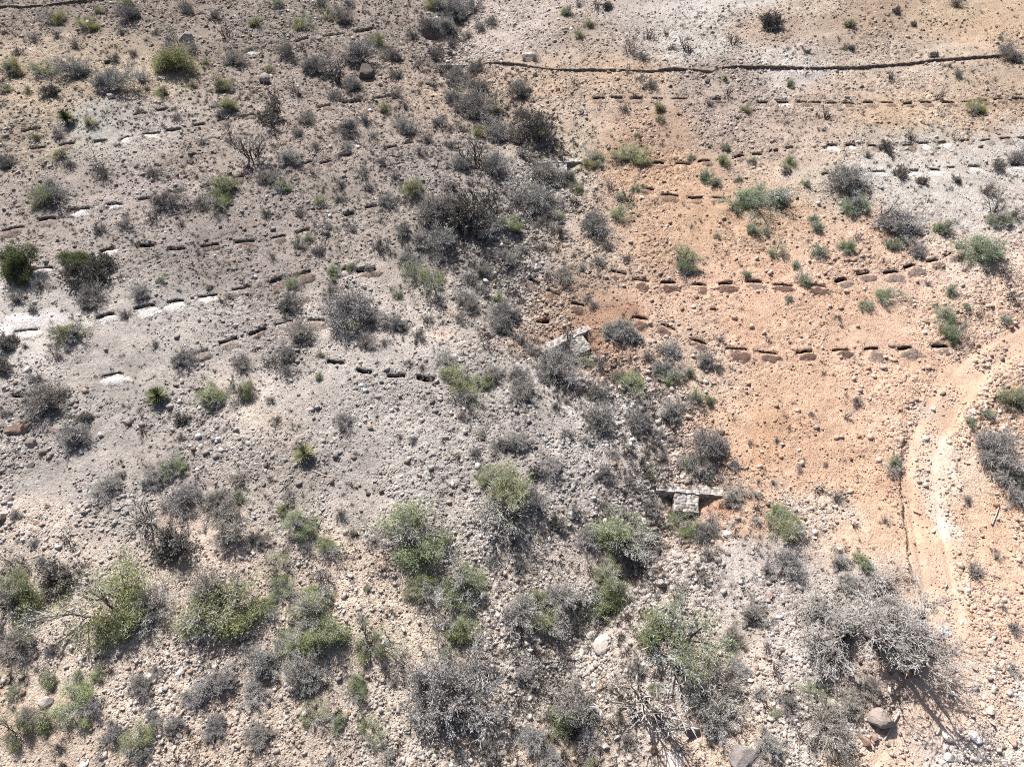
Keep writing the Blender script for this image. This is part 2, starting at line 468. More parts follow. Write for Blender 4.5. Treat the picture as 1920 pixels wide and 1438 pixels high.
_s[:, 2:5] = _c
_sx, _sy = plane_hit(_s[:, 0], _s[:, 1])
def _warp(x, y):
    q = y + 12.0
    return x / q, np.log(np.maximum(q, 1.0)) * 1.0
_sw = np.c_[_warp(_sx, _sy)]
_sv = np.c_[lin(_s[:, 2:5]), _s[:, 5:7]]
def soil(x, y, warp=True):
    """albedo (3), stone density, stone size at world positions"""
    x = np.asarray(x, float).ravel(); y = np.asarray(y, float).ravel()
    out = np.empty((len(x), 5))
    if warp:
        xx = x + 2.2 * fbm(x / 5.0, y / 5.0, 3, 77); yy = y + 2.2 * fbm(x / 5.0 + 40, y / 5.0, 3, 78)
    else:
        xx, yy = x, y
    a, b = _warp(xx, yy)
    for i in range(0, len(x), 20000):
        d2 = (a[i:i + 20000, None] - _sw[None, :, 0]) ** 2 + (b[i:i + 20000, None] - _sw[None, :, 1]) ** 2
        wgt = 1.0 / (d2 + 0.0007) ** 2.2
        out[i:i + 20000] = wgt @ _sv / wgt.sum(1)[:, None]
    return out

ALB = 0.72        # photographed sunlit tone -> reflectance
BLOBS = [  # soil stains of their own: px, py, rx (m), ry (m), rgb, strength
 (25,665,1.6,.9,(235,232,230),.8),(70,640,1.3,.5,(228,224,222),.7),(35,690,1.2,.6,(225,220,218),.6),(100,590+60,2.4,1.2,(210,204,204),.5),(120,635,1.5,.7,(222,216,214),.6),
 (500,340,1.5,1.2,(200,190,182),.3),(1290,45,3.0,2.5,(200,193,188),.4),(1180,585,1.2,1.0,(160,118,92),.4),(1110,600,1.6,.8,(186,146,118),.4),(1265,690,1.5,.7,(150,110,88),.3),
 (1745,860,.9,2.0,(214,194,180),.25),(1728,920,.7,1.6,(212,190,174),.2),(1745,975,.8,1.3,(222,208,196),.5),(1760,1010,.8,.8,(225,215,205),.4),(1720,790,1.0,.8,(200,188,178),.4),
 (460,1395,3.5,.5,(168,148,135),.35),(1760,1410,2.6,1.0,(218,206,198),.4),(1905,1330,.8,1.2,(225,220,216),.5),(650,640,1.6,.9,(218,208,204),.6),(860,600,1.2,.6,(212,184,162),.5),
 (835,645,1.0,.7,(216,186,164),.5),(115,95,1.5,1,(175,150,135),.3),(1100,640,1.6,.8,(176,132,104),.4),(1350,950,1.0,.7,(186,142,115),.5),(1455,150,3.0,2.0,(205,196,190),.4),(1600,65,3,3,(165,145,126),.3),
]
BL = []
for (px, py, rx, ry, c, k) in BLOBS:
    x, y = plane_hit(px, py); BL.append((float(x), float(y), rx, ry, lin(c), k))
ORG = lin((206, 168, 142))
def soil_color(x, y, alb=True):
    """alb False: the five raw values"""
    x = np.asarray(x, float).ravel(); y = np.asarray(y, float).ravel()
    S = soil(x, y)
    c = S[:, :3]
    for (bx, by, rx, ry, col, k) in BL:
        n = 0.5 * fbm(x / 0.8, y / 0.8, 3, 91)
        r = np.sqrt(((x - bx) / rx) ** 2 + ((y - by) / ry) ** 2) + n
        wgt = (k * (1 - sstep(0.55, 1.25, r)))[:, None]
        c = c * (1 - wgt) + col * wgt
    # mottling
    n = fbm(x / 3.0, y / 3.0, 4, 61)[:, None]
    c = c * (1 + np.where((x > gully_x(y)) & (y < 60), .12, .22)[:, None] * n)
    n2 = fbm(x / 1.1, y / 1.1, 3, 66)[:, None]
    c = c * (1 + 0.10 * n2 * np.array([1.0, 1.1, 1.2]))
    S = S.copy(); S[:, :3] = np.clip(c, 0.02, 0.9)
    return S
# ------------------------------------------------------------------ contour trenches: row, list of (x1,y1,x2,y2,spoil)  b brown g grey w white n none
ROWS = [
 ('stretch of trenches beneath the top left stone wall', [(425,105,440,100,'n'),(455,100,475,95,'w'),(553,80,578,72,'n'),(605,70,648,64,'n'),(665,62,700,54,'n')]),
 ('faint row climbing over the upper left slope', [(40,247,77,241,'n'),(175,266,200,264,'n'),(250,216,275,212,'g'),(293,208,315,204,'g'),(395,203,412,199,'n')]),
 ('dashed row across the upper left slope', [(52,281,85,276,'b'),(110,273,140,269,'b'),(225,263,243,257,'w'),(268,252,300,250,'w'),(312,246,340,242,'n'),(363,236,385,232,'n'),(407,228,428,224,'b'),(450,221,478,214,'b'),(595,204,620,198,'b'),(640,194,678,190,'n'),(700,186,748,178,'n')]),
 ('long row below the upper left slope crest', [(3,434,45,426,'b'),(72,414,105,409,'g'),(132,394,168,392,'w'),(200,385,230,383,'w'),(258,375,285,371,'n'),(318,362,350,358,'n'),(376,352,398,346,'n'),(437,335,457,331,'b'),(562,311,585,304,'b'),(600,307,622,303,'b'),(635,293,660,290,'n'),(720,278,745,275,'g'),(757,270,775,267,'n')]),
 ('short dark row on the middle left slope', [(188,473,215,465,'w'),(260,461,290,461,'n'),(313,469,348,467,'n'),(376,463,410,458,'b'),(440,455,478,452,'b'),(508,448,535,442,'b'),(555,438,580,430,'n'),(645,404,665,399,'n'),(685,391,707,386,'g'),(730,380,750,374,'n')]),
 ('white spoil row across the lower left slope', [(27,623,72,617,'w'),(143,605,153,602,'w'),(180,597,215,588,'w'),(252,581,290,572,'w'),(313,568,345,565,'w'),(372,558,408,553,'w'),(435,545,470,538,'b'),(505,531,533,521,'b'),(552,520,583,510,'b'),(615,510,650,504,'n'),(668,510,705,505,'b')]),
 ('curved dark row in the lower left slope', [(20,742,68,741,'n'),(190,707,230,701,'w'),(352,668,390,656,'g'),(411,645,445,634,'g'),(466,628,500,616,'b'),(516,611,550,602,'b'),(577,602,610,602,'b'),(612,677,645,680,'n'),(668,693,697,699,'n'),(725,705,760,704,'n'),(780,707,815,712,'n')]),
 ('single dark trench beside the big olive shrub', [(58,506,100,502,'w')]),
 ('faint row right beneath the long stone wall', [(1112,186,1135,185,'b'),(1145,184,1168,184,'g'),(1183,184,1205,185,'g'),(1223,185,1243,186,'n'),(1260,186,1290,186,'g'),(1335,187,1352,187,'b'),(1420,193,1440,193,'b'),(1456,193,1480,192,'w'),(1492,193,1514,192,'b'),(1520,193,1540,193,'b'),(1550,194,1570,194,'g'),(1580,194,1602,195,'b'),(1617,193,1638,193,'b'),(1652,193,1675,193,'b'),(1692,195,1711,194,'b'),(1725,193,1747,193,'b'),(1765,193,1790,193,'b'),(1803,192,1822,192,'b'),(1832,191,1852,189,'b'),(1862,188,1880,186,'b'),(1898,186,1922,186,'b')]),
 ('second row below the long stone wall', [(1222,305,1245,307,'b'),(1267,307,1295,309,'b'),(1308,304,1332,301,'g'),(1345,300,1362,298,'n'),(1376,296,1396,292,'g'),(1410,290,1429,290,'n'),(1442,285,1460,283,'g'),(1473,279,1488,277,'g'),(1548,273,1570,273,'w'),(1585,273,1605,273,'w'),(1627,274,1645,275,'b'),(1692,273,1712,273,'b'),(1722,270,1742,269,'w'),(1760,268,1776,267,'w'),(1800,265,1818,263,'g'),(1838,265,1858,262,'g'),(1875,261,1896,260,'g'),(1908,260,1925,259,'n')]),
 ('white spotted row in the upper right', [(1540,328,1556,325,'n'),(1598,322,1618,321,'w'),(1635,322,1660,322,'w'),(1705,320,1724,320,'w'),(1743,318,1762,319,'w'),(1775,315,1792,314,'n'),(1815,312,1838,312,'w'),(1870,312,1887,312,'w'),(1895,310,1925,310,'w')]),
 ('short row under the green mesquites', [(1203,352,1226,356,'b'),(1240,365,1272,369,'b'),(1290,371,1318,371,'b'),(1335,370,1362,372,'g')]),
 ('upper dotted row across the orange slope', [(990,523,1011,533,'g'),(1027,545,1049,555,'b'),(1072,568,1096,574,'b'),(1145,509,1174,516,'b'),(1188,526,1217,529,'b'),(1238,531,1268,531,'b'),(1297,534,1325,535,'b'),(1347,533,1375,530,'b'),(1400,527,1429,529,'g'),(1450,533,1487,536,'b'),(1512,536,1548,538,'b'),(1565,530,1588,523,'g'),(1606,516,1631,512,'g'),(1655,513,1685,511,'g'),(1694,504,1717,497,'g'),(1736,492,1760,488,'g'),(1772,483,1786,475,'g'),(1793,467,1808,463,'n')]),
 ('lower dotted row across the orange slope', [(1005,603,1030,602,'n'),(1185,595,1215,600,'b'),(1240,609,1266,620,'b'),(1297,637,1326,645,'b'),(1360,654,1401,657,'b'),(1414,659,1458,665,'b'),(1492,662,1524,659,'b'),(1560,658,1592,656,'b'),(1620,656,1648,655,'g'),(1682,655,1711,652,'g'),(1746,650,1779,651,'g')]),
]
ORD = ['first', 'second', 'third', 'fourth', 'fifth', 'sixth', 'seventh', 'eighth', 'ninth', 'tenth', 'eleventh', 'twelfth', 'thirteenth', 'fourteenth', 'fifteenth',
       'sixteenth', 'seventeenth', 'eighteenth', 'nineteenth', 'twentieth', 'twenty-first', 'twenty-second', 'twenty-third', 'twenty-fourth', 'twenty-fifth', 'twenty-sixth', 'twenty-seventh',
       'twenty-eighth', 'twenty-ninth', 'thirtieth']
TR = []
for rname, segs in ROWS:
    for k, (x1, y1, x2, y2, sp) in enumerate(sorted(segs)):
        hx, hy, hz = hit([x1, x2], [y1, y2])
        c = np.array([hx.mean(), hy.mean()]); v = np.array([hx[1] - hx[0], hy[1] - hy[0]])
        L = float(np.hypot(*v)); u = v / L
        dist = depth_of(c[0], c[1], hz.mean())
        wd = (0.205 + 0.0014 * max(dist - 45, 0)) * float(rng.uniform(.8, 1.3))
        TR.append(dict(c=c, u=u, n=np.array([u[1], -u[0]]), L=L, w=wd, d=0.50 + 0.0015 * max(dist - 45, 0), sp=sp, bend=float(rng.uniform(-.10, .10)), row=rname, k=k, N=len(segs), dist=dist, px=((x1 + x2) / 2, (y1 + y2) / 2)))

# ------------------------------------------------------------------ terrain mesh
def build_terrain():
    ys = [-13.0]
    while ys[-1] < 175:
        ys.append(ys[-1] + 0.05 + 0.0011 * max(ys[-1] + 10, 0))
    ys = np.array(ys)
    ncol = 1010
    k = np.linspace(-1, 1, ncol)
    dep = depth_of(0, ys, TS * ys)
    half = dep * 0.75 * 1.2 + 4
    X = k[None, :] * half[:, None]; Y = np.repeat(ys[:, None], ncol, 1)
    X = X + 0.0; shp = X.shape
    x, y = X.ravel(), Y.ravel()
    z = h_full(x, y)
    Z = z.reshape(shp)
    for t in TR:
        r0, r1 = np.searchsorted(ys, [t['c'][1] - 3.5, t['c'][1] + 3.5])
        sx, sy = X[r0:r1] - t['c'][0], Y[r0:r1] - t['c'][1]
        s = sx * t['u'][0] + sy * t['u'][1]; q = sx * t['n'][0] + sy * t['n'][1]
        q = q - t['bend'] * ((2 * s / t['L']) ** 2 - .4)
        m = (np.abs(s) < t['L'] / 2 + 0.02) & (np.abs(q) < t['w'] + 0.02)
        Z[r0:r1][m] -= t['d'] + 0.25
    o, _ = road_st(x, y)
    Z = Z - 0.05 * (np.abs(o).reshape(shp) < 1.1)
    S = soil_color(x, y)
    dd_ = depth_of(x, y, TS * y)
    near = np.clip((60 - dd_) / 25, 0, 1)
    d1, t1 = worley_surface(x + .1 * vnoise(x / .3, y / .3, 5), y, 0.27, 500)
    d2, t2 = worley_surface(x, y + .1 * vnoise(x / .3, y / .3, 6), 0.55, 510)
    o, _ = road_st(x, y)
    onroad = (np.abs(o) < 1.1)
    amt = np.clip(S[:, 3] - .35 + 2.4 * fbm(x / 3.2, y / 3.2, 3, 55), 0.0, 1.9) * np.where(onroad, .25, 1)
    p1 = (t1 > .35) * np.clip(1 - (d1 / (.30 + .35 * t1)) ** 2, 0, 1)
    p2 = (t2 > .6) * np.clip(1 - (d2 / (.20 + .35 * t2)) ** 2, 0, 1)
    Z = Z + (amt * (0.10 * p1 * (1.0 - .5 * near) + 0.06 * p2 * (1 - .55 * near))).reshape(shp)
    col = S[:, :3] * ALB * (1 + (np.clip(amt, 0, 1) * (0.34 * (t1 - .45) * (p1 > 0) + .25 * (t2 - .75) * (p2 > 0))))[:, None]
    nr = shp[0]
    i = (np.arange(nr - 1)[:, None] * ncol + np.arange(ncol - 1)[None, :]).ravel()
    f = np.c_[i, i + 1, i + 1 + ncol, i + ncol]
    me = mk_mesh('hillside', np.c_[x, y, Z.ravel()], f, col, True)
    o = link('hillside_ground', me, M['ground']); tag(o, kind='structure')
    # the land beyond: one coarse sheet reaching the horizon, just under the fine one
    gx = np.r_[np.linspace(-900, -60, 30), np.linspace(-50, 50, 40), np.linspace(60, 900, 30)]
    gy = np.r_[np.linspace(-500, -20, 22), np.linspace(-12, 172, 60), np.linspace(180, 900, 34)]
    GX, GY = np.meshgrid(gx, gy)
    z = h_smooth(GX.ravel(), GY.ravel())
    dep2 = depth_of(0, GY.ravel(), TS * GY.ravel()); inside = (GY.ravel() > -14) & (GY.ravel() < 176) & (np.abs(GX.ravel()) < dep2 * 0.9 + 5)
    z = z - np.where(inside, 3.0, 0.25)
    col = soil_color(GX.ravel(), GY.ravel())[:, :3] * ALB
    n = len(gx); i = (np.arange(len(gy) - 1)[:, None] * n + np.arange(n - 1)[None, :]).ravel()
    me = mk_mesh('outer_ground', np.c_[GX.ravel(), GY.ravel(), z], np.c_[i, i + 1, i + 1 + n, i + n], col, True)
    tag(link('outer_ground', me, M['ground']), kind='structure')
build_terrain()

def build_road():
    P = _resample(np.c_[ROADP[:, 0], ROADP[:, 1]], 0.07)
    T = np.gradient(P, axis=0); T /= np.hypot(T[:, 0], T[:, 1])[:, None]
    Nn = np.c_[-T[:, 1], T[:, 0]]
    ks = np.linspace(-1, 1, 46)
    n = len(P); m = len(ks)
    arc = np.arange(n) * 0.07
    wl = 1.32 + 0.4 * vnoise(arc / 1.2, arc * 0, 3) + 0.22 * vnoise(arc / 0.35, arc * 0, 4)
    wr = 1.32 + 0.4 * vnoise(arc / 1.3, arc * 0 + 5, 3) + 0.22 * vnoise(arc / 0.35, arc * 0 + 5, 4)
    W = np.where(ks[None, :] < 0, wl[:, None], wr[:, None]) * ks[None, :]
    x = P[:, 0:1] + Nn[:, 0:1] * W; y = P[:, 1:2] + Nn[:, 1:2] * W
    z = h_full(x.ravel(), y.ravel()) + 0.012 - 0.03 * (np.abs(np.repeat(ks[None], n, 0).ravel()) > 0.985)
    S = soil_color(x.ravel(), y.ravel())[:, :3]
    c = S * 0.9 + lin((206, 172, 150)) * 0.1
    off = np.abs(W.ravel())
    rut = np.exp(-((off - 0.76) / 0.24) ** 2)[:, None] * np.repeat(np.clip(.5 + 1.2 * vnoise(arc / 3.0, arc * 0, 33), 0, 1), m)[:, None]
    c = c * (1 + 0.10 * rut) * (1 + 0.12 * fbm(x.ravel() / 0.7, y.ravel() / 0.7, 3, 8)[:, None])
    mid = np.exp(-(off / 0.3) ** 2)[:, None]
    c = c * (1 - 0.06 * mid)
    i = (np.arange(n - 1)[:, None] * m + np.arange(m - 1)[None, :]).ravel()
    f = np.c_[i, i + 1, i + 1 + m, i + m][:, ::-1]
    me = mk_mesh('dirt_road', np.c_[x.ravel(), y.ravel(), z], f, c * ALB, True)
    tag(link('dirt_road', me, M['road']), kind='structure')
build_road()

# ------------------------------------------------------------------ trenches and their spoil heaps
def build_trench(t):
    w, d = t['w'], t['d']
    fl = 0.10 + 0.0028 * max(t['dist'] - 40, 0)
    prof = [(-w - fl, 0.0), (-w - 0.02, 0.045), (-w + 0.01, -0.03), (-w + 0.02, -0.6 * d), (-w + 0.06, -d), (0, -d - 0.03), (w - 0.06, -d), (w - 0.02, -0.6 * d), (w - 0.01, -0.03), (w + 0.02, 0.045), (w + fl, 0.0)]
    ns = max(8, int(t['L'] / 0.1)); H = t['L'] / 2
    st = np.r_[-H - 0.5 * fl, -H - 0.02, np.linspace(-H + 0.03, H - 0.03, ns), H + 0.02, H + 0.5 * fl]
    V = []
    for j, s in enumerate(st):
        e = 0.0 if j in (0, 1, len(st) - 1, len(st) - 2) else 1.0
        w1 = 0.06 * float(vnoise(np.array([s / 0.25]), np.array([t['c'][0]]), 12)[0]) * 2
        w2 = 0.06 * float(vnoise(np.array([s / 0.25]), np.array([t['c'][1]]), 13)[0]) * 2
        bend = t['bend'] * ((s / H) ** 2 - .4)
        w1 += bend; w2 += bend
        pinch = 1.0 if 2 < j < len(st) - 3 else (0.75 if e else 0.45)
        for (q, zz) in prof:
            qq = q * pinch + (w1 if q < 0 else w2)
            dz = zz * e + (0.03 if not e else 0)
            if zz == 0.0: dz = -0.03
            V.append((s, qq, dz))
    V = np.array(V); m = len(prof)
    V[:, :2] += rng.normal(0, 0.012, (len(V), 2)); V[:, 2] += rng.normal(0, 0.012, len(V))
    wx = t['c'][0] + V[:, 0] * t['u'][0] + V[:, 1] * t['n'][0]; wy = t['c'][1] + V[:, 0] * t['u'][1] + V[:, 1] * t['n'][1]
    wz = h_full(wx, wy) * 0.5 + h_smooth(wx, wy) * 0.5 + V[:, 2]
    flange = np.isin(np.arange(len(V)) % m, (0, m - 1))
    wz = np.where(flange, h_full(wx, wy) - 0.02, wz)
    z0 = float(h_smooth(*t['c']))
    i = (np.arange(len(st) - 1)[:, None] * m + np.arange(m - 1)[None, :]).ravel()
    f = np.c_[i, i + m, i + 1 + m, i + 1]
    col = soil_color(wx, wy)[:, :3] * ALB
    deep_shade = (V[:, 2] < -0.05)[:, None]
    col = np.where(deep_shade, col * 0.05 + lin((120, 92, 76)) * 0.035, col)  # slot shadow painted into the soil colour: walls and floor nearly black
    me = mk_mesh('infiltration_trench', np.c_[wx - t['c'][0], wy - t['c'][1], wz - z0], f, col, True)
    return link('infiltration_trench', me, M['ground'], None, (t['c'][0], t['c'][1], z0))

def build_heap(t, kind):
    big = 1.0 if 'orange' in t['row'] else (0.95 if kind == 'w' else 0.85)
    A = max(t['L'], 1.0) * rng.uniform(0.55, 0.82) * big; B = rng.uniform(0.38, 0.62) * big * (1 + 0.006 * max(t['dist'] - 45, 0))
    hh = rng.uniform(0.08, 0.15) + 0.0006 * t['dist']
    c = t['c'] + t['n'] * (t['w'] + B * 0.78 - 0.02) + t['u'] * rng.uniform(-0.02, 0.42) * t['L'] * 0.5
    na, nb = 30, 16
    g = np.stack(np.meshgrid(np.linspace(-1.15, 1.15, na), np.linspace(-1.15, 1.15, nb)), -1).reshape(-1, 2)
    s, q = g[:, 0] * A, g[:, 1] * B
    wx = c[0] + s * t['u'][0] + q * t['n'][0]; wy = c[1] + s * t['u'][1] + q * t['n'][1]
    r = np.sqrt(g[:, 0] ** 2 + g[:, 1] ** 2) + 0.45 * vnoise(wx / 0.3, wy / 0.3, 14) + 0.2 * vnoise(wx / 0.12, wy / 0.12, 15)
    z = h_full(wx, wy) + hh * np.clip(1 - r ** 2, -0.35, 1) + 0.035 * vnoise(wx / 0.1, wy / 0.1, 16) - 0.015
    i = (np.arange(nb - 1)[:, None] * na + np.arange(na - 1)[None, :]).ravel()
    z0 = float(h_smooth(*c))
    hc = {'b': lin((116, 94, 82)), 'g': lin((136, 120, 110)), 'w': lin((222, 216, 208))}[kind]
    mixw = (1 - sstep(.62, 1.12, r + .25 * fbm(wx / .15, wy / .15, 2, 18)))[:, None]
    sc = soil_color(wx, wy)[:, :3]
    tone = 1 + .6 * vnoise(wx / 0.09, wy / 0.09, 17)[:, None] * (0.35 if kind == 'w' else 1)
    if 'orange' not in t['row'] and kind != 'w': mixw = mixw * .62
    colr = np.clip((sc * (1 - mixw) + hc * mixw) * ALB * tone, .02, .9)
    me = mk_mesh('spoil_heap', np.c_[wx - c[0], wy - c[1], z - z0], np.c_[i, i + na, i + na + 1, i + 1][:, ::-1], colr, True)
    return link('spoil_heap', me, M['ground'], None, (c[0], c[1], z0))

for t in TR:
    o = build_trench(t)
    art = 'dug earth trench, the ' + ORD[t['k']] + ' from the left in the ' + t['row']
    if t['N'] == 1: art = 'short dark trench with white spoil beside the big olive tree at the left edge'
    tag(o, ' '.join(art.split()[:16]), 'trench', 'contour trenches dug across the slopes')
    if t['sp'] != 'n':
        h = build_heap(t, t['sp'])
        cw = {'b': 'brown soil heap', 'g': 'grey stony heap', 'w': 'bright white marl heap'}[t['sp']]
        lab = cw + ' under the ' + ORD[t['k']] + ' trench of the ' + t['row']
        if t['N'] == 1: lab = 'bright white marl heap beside the big olive tree at the left edge'
        tag(h, ' '.join(lab.split()[:16]), 'spoil heap', 'heaps of dug soil below the trenches')

# ------------------------------------------------------------------ dams and walls
def stone_block(name, corners_top, z_bot, base, mat, cell=0.19, res=0.035, parent=None, origin=None):
    """hexahedron with lumpy stone faces: corners_top four (x,y,z) in order; z_bot four bottom heights"""
    ct = [np.array(c, float) for c in corners_top]
    cb = [np.array([c[0], c[1], zb]) for c, zb in zip(ct, z_bot)]
    quads = [(ct[0], ct[1], ct[2], ct[3])] + [(cb[i], cb[(i + 1) % 4], ct[(i + 1) % 4], ct[i]) for i in range(4)]
    VV, FF, CC = [], [], []
    off = 0
    cen = sum(ct) / 4
    for qi, (a, b, c, d) in enumerate(quads):
        la = max(np.linalg.norm(b - a), np.linalg.norm(c - d)); lb = max(np.linalg.norm(d - a), np.linalg.norm(c - b))
        na, nb = max(3, int(la / res)), max(3, int(lb / res))
        u = np.linspace(0, 1, na)[None, :, None]; v = np.linspace(0, 1, nb)[:, None, None]
        P = a * (1 - u) * (1 - v) + b * u * (1 - v) + c * u * v + d * (1 - u) * v
        n = np.cross(b - a, d - a); n /= np.linalg.norm(n) + 1e-9
        mid = (a + b + c + d) / 4
        if qi == 0:
            if n[2] < 0: n = -n
        elif np.dot(n[:2], (mid - cen)[:2]) < 0: n = -n
        ca = (u * la + 0 * v)[..., 0] + qi * 7; cbb = (v * lb + 0 * u)[..., 0]
        d1, tone = worley_surface(ca, cbb, cell, 300 + qi)
        edge = np.minimum(np.minimum(u, 1 - u)[..., 0] * la, np.minimum(v, 1 - v)[..., 0] * lb)
        k = np.clip(edge / 0.05, 0, 1)
        disp = (0.085 * (1 - np.clip(d1 * 1.25, 0, 1) ** 2) - 0.06) * k
        P = P + n * disp[..., None]
        Q = P.reshape(-1, 3)
        jn = np.c_[vnoise(Q[:, 0] / .3 + Q[:, 2] * 2.1, Q[:, 1] / .3, 71), vnoise(Q[:, 0] / .3, Q[:, 1] / .3 + Q[:, 2] * 1.7, 72), vnoise(Q[:, 0] / .33 + 5, Q[:, 1] / .33, 73)]
        P = P + (jn * np.array([.10, .10, .09])).reshape(P.shape)
        gap = np.clip((d1 - 0.42) / 0.35, 0, 1)
        cc = np.array(base) * (0.55 + 0.75 * tone)[..., None]
        VV.append(P.reshape(-1, 3)); CC.append(cc.reshape(-1, 3))
        i = (np.arange(nb - 1)[:, None] * na + np.arange(na - 1)[None, :]).ravel() + off
        f = np.c_[i, i + 1, i + 1 + na, i + na]
        FF.append(f); off += na * nb
    V = np.concatenate(VV)
    if origin is not None: V = V - np.array(origin)
    me = mk_mesh(name, V, np.concatenate(FF), np.concatenate(CC), False)
    return link(name, me, mat, parent)

def build_dam(D, label):
    c, u, n, L, th, zt = D['c'], D['u'], D['n'], D['L'], D['th'], D['z']
    root = empty('check_dam', (c[0], c[1], zt - D['dep']))
    tag(root, label, 'check dam', 'stone check dams across the gully')
    org = (c[0], c[1], zt - D['dep'])
    P = lambda s, t, z: (c[0] + u[0] * s + n[0] * t, c[1] + u[1] * s + n[1] * t, z)
    base = lin((192, 184, 176)) * 0.8
    h = L / 2
    k = 0
    cuts = [-h, -h + D['ap'][0] * L, -h + D['ap'][1] * L, h] if D['ap'] else [-h, h]
    names = ['crest_basket'] * 3
    for a, b in zip(cuts[:-1], cuts[1:]):
        dz = 0.03 * math.sin(a * 3)
        stone_block('crest_basket', [P(a + .015, -th / 2, zt + dz), P(b - .015, -th / 2, zt + dz), P(b - .015, th / 2, zt + dz), P(a + .015, th / 2, zt + dz)],
                    [zt - D['dep'] - 0.7] * 4, base, M['stone'], parent=root, origin=org)
    if D['ap']:
        a, b = cuts[1], cuts[2]; al = D['al']
        z1 = zt - 0.10; z2 = zt - 0.42
        stone_block('spillway_apron', [P(a + .02, th / 2 + .02, z1), P(b - .02, th / 2 + .02, z1), P(b - .02, th / 2 + al, z2), P(a + .02, th / 2 + al, z2)],
                    [zt - D['dep'] - 0.8] * 4, base * 0.95, M['stone'], parent=root, origin=org)
build_dam(DAMS[0], 'lowest T-shaped check dam of pale stones, crossing the gully between grey shrubs')
build_dam(DAMS[1], 'slanted T-shaped stone check dam in the middle of the gully, in reddish soil')
build_dam(DAMS[2], 'upper T-shaped stone check dam in the gully, half covered by grey shrubs')
build_dam(DAMS[3], 'low pale stone sill across the gully top, left of the long stone wall')

def build_wall(name, pts, width, height, label, group):
    px = [p[0] for p in pts]; py = [p[1] for p in pts]
    q = []
    for a, b in zip(pts[:-1], pts[1:]):
        n = max(2, int(abs(b[0] - a[0]) / 12))
        for k in range(n): q.append((a[0] + (b[0] - a[0]) * k / n, a[1] + (b[1] - a[1]) * k / n))
    q.append(pts[-1])
    x, y, z = hit([p[0] for p in q], [p[1] + 3 for p in q])
    P = np.c_[x, y]
    d = np.r_[0, np.cumsum(np.hypot(*np.diff(P, axis=0).T))]
    s = np.arange(0, d[-1], 0.11)
    X, Y = np.interp(s, d, x), np.interp(s, d, y)
    ker = np.ones(9) / 9
    X[4:-4] = np.convolve(X, ker, 'valid'); Y[4:-4] = np.convolve(Y, ker, 'valid')
    T = np.gradient(np.c_[X, Y], axis=0); T /= np.hypot(*T.T)[:, None]
    N = np.c_[T[:, 1], -T[:, 0]]
    wv = width / 2
    hz = height * (1 + 0.5 * vnoise(s / 2.5, s * 0, 3) + 0.3 * vnoise(s / 0.6, s * 0, 3) + 0.35 * vnoise(s / 0.22, s * 0, 4))
    prof = [(-wv, -0.2), (-wv * .97, .25), (-wv * .92, .5), (-wv * .85, .75), (-wv * .8, 1), (-wv * .4, 1.03), (0, 1.05), (wv * .4, 1.03), (wv * .8, 1), (wv * .85, .75), (wv * .92, .5), (wv * .97, .25), (wv, -0.2)]
    V, Cc = [], []
    acc = 0
    for (a, b) in prof:
        acc += 0.12
        d1, tone = worley_surface(s, np.full_like(s, acc), 0.22, 900)
        off = 0.11 * (0.5 - d1)
        q = a + np.sign(a if a else 1) * off
        xx, yy = X + N[:, 0] * q, Y + N[:, 1] * q
        zz = h_smooth(X, Y) + hz * b + (off if b >= 1 else 0)
        V.append(np.c_[xx, yy, zz]); Cc.append(lin((150, 135, 122)) * 0.62 * (0.35 + 1.0 * tone)[:, None])
    m = len(prof); V = np.stack(V, 1).reshape(-1, 3); Cc = np.stack(Cc, 1).reshape(-1, 3)
    i = (np.arange(len(s) - 1)[:, None] * m + np.arange(m - 1)[None, :]).ravel()
    me = mk_mesh(name, V, np.c_[i, i + m, i + m + 1, i + 1], Cc, False)
    o = link(name, me, M['stone']); tag(o, label, 'wall', group)
WALL = [(905, 119), (935, 118), (957, 119), (1000, 124), (1022, 129), (1070, 131), (1150, 130), (1220, 133), (1260, 129), (1300, 130), (1332, 134), (1343, 127), (1370, 125), (1440, 126), (1520, 127), (1600, 127), (1660, 122), (1720, 116), (1800, 109), (1850, 105), (1893, 101)]
build_wall('dry_stone_wall', WALL, 0.28, 0.25, 'long low dark stone wall winding across the upper right slope', 'dry stone walls')
build_wall('dry_stone_wall', [(-60, 16), (0, 13), (50, 12), (95, 9), (130, 4), (190, 0), (260, -8)], 0.28, 0.26, 'short low dark stone wall in the top left corner of the photo', 'dry stone walls')
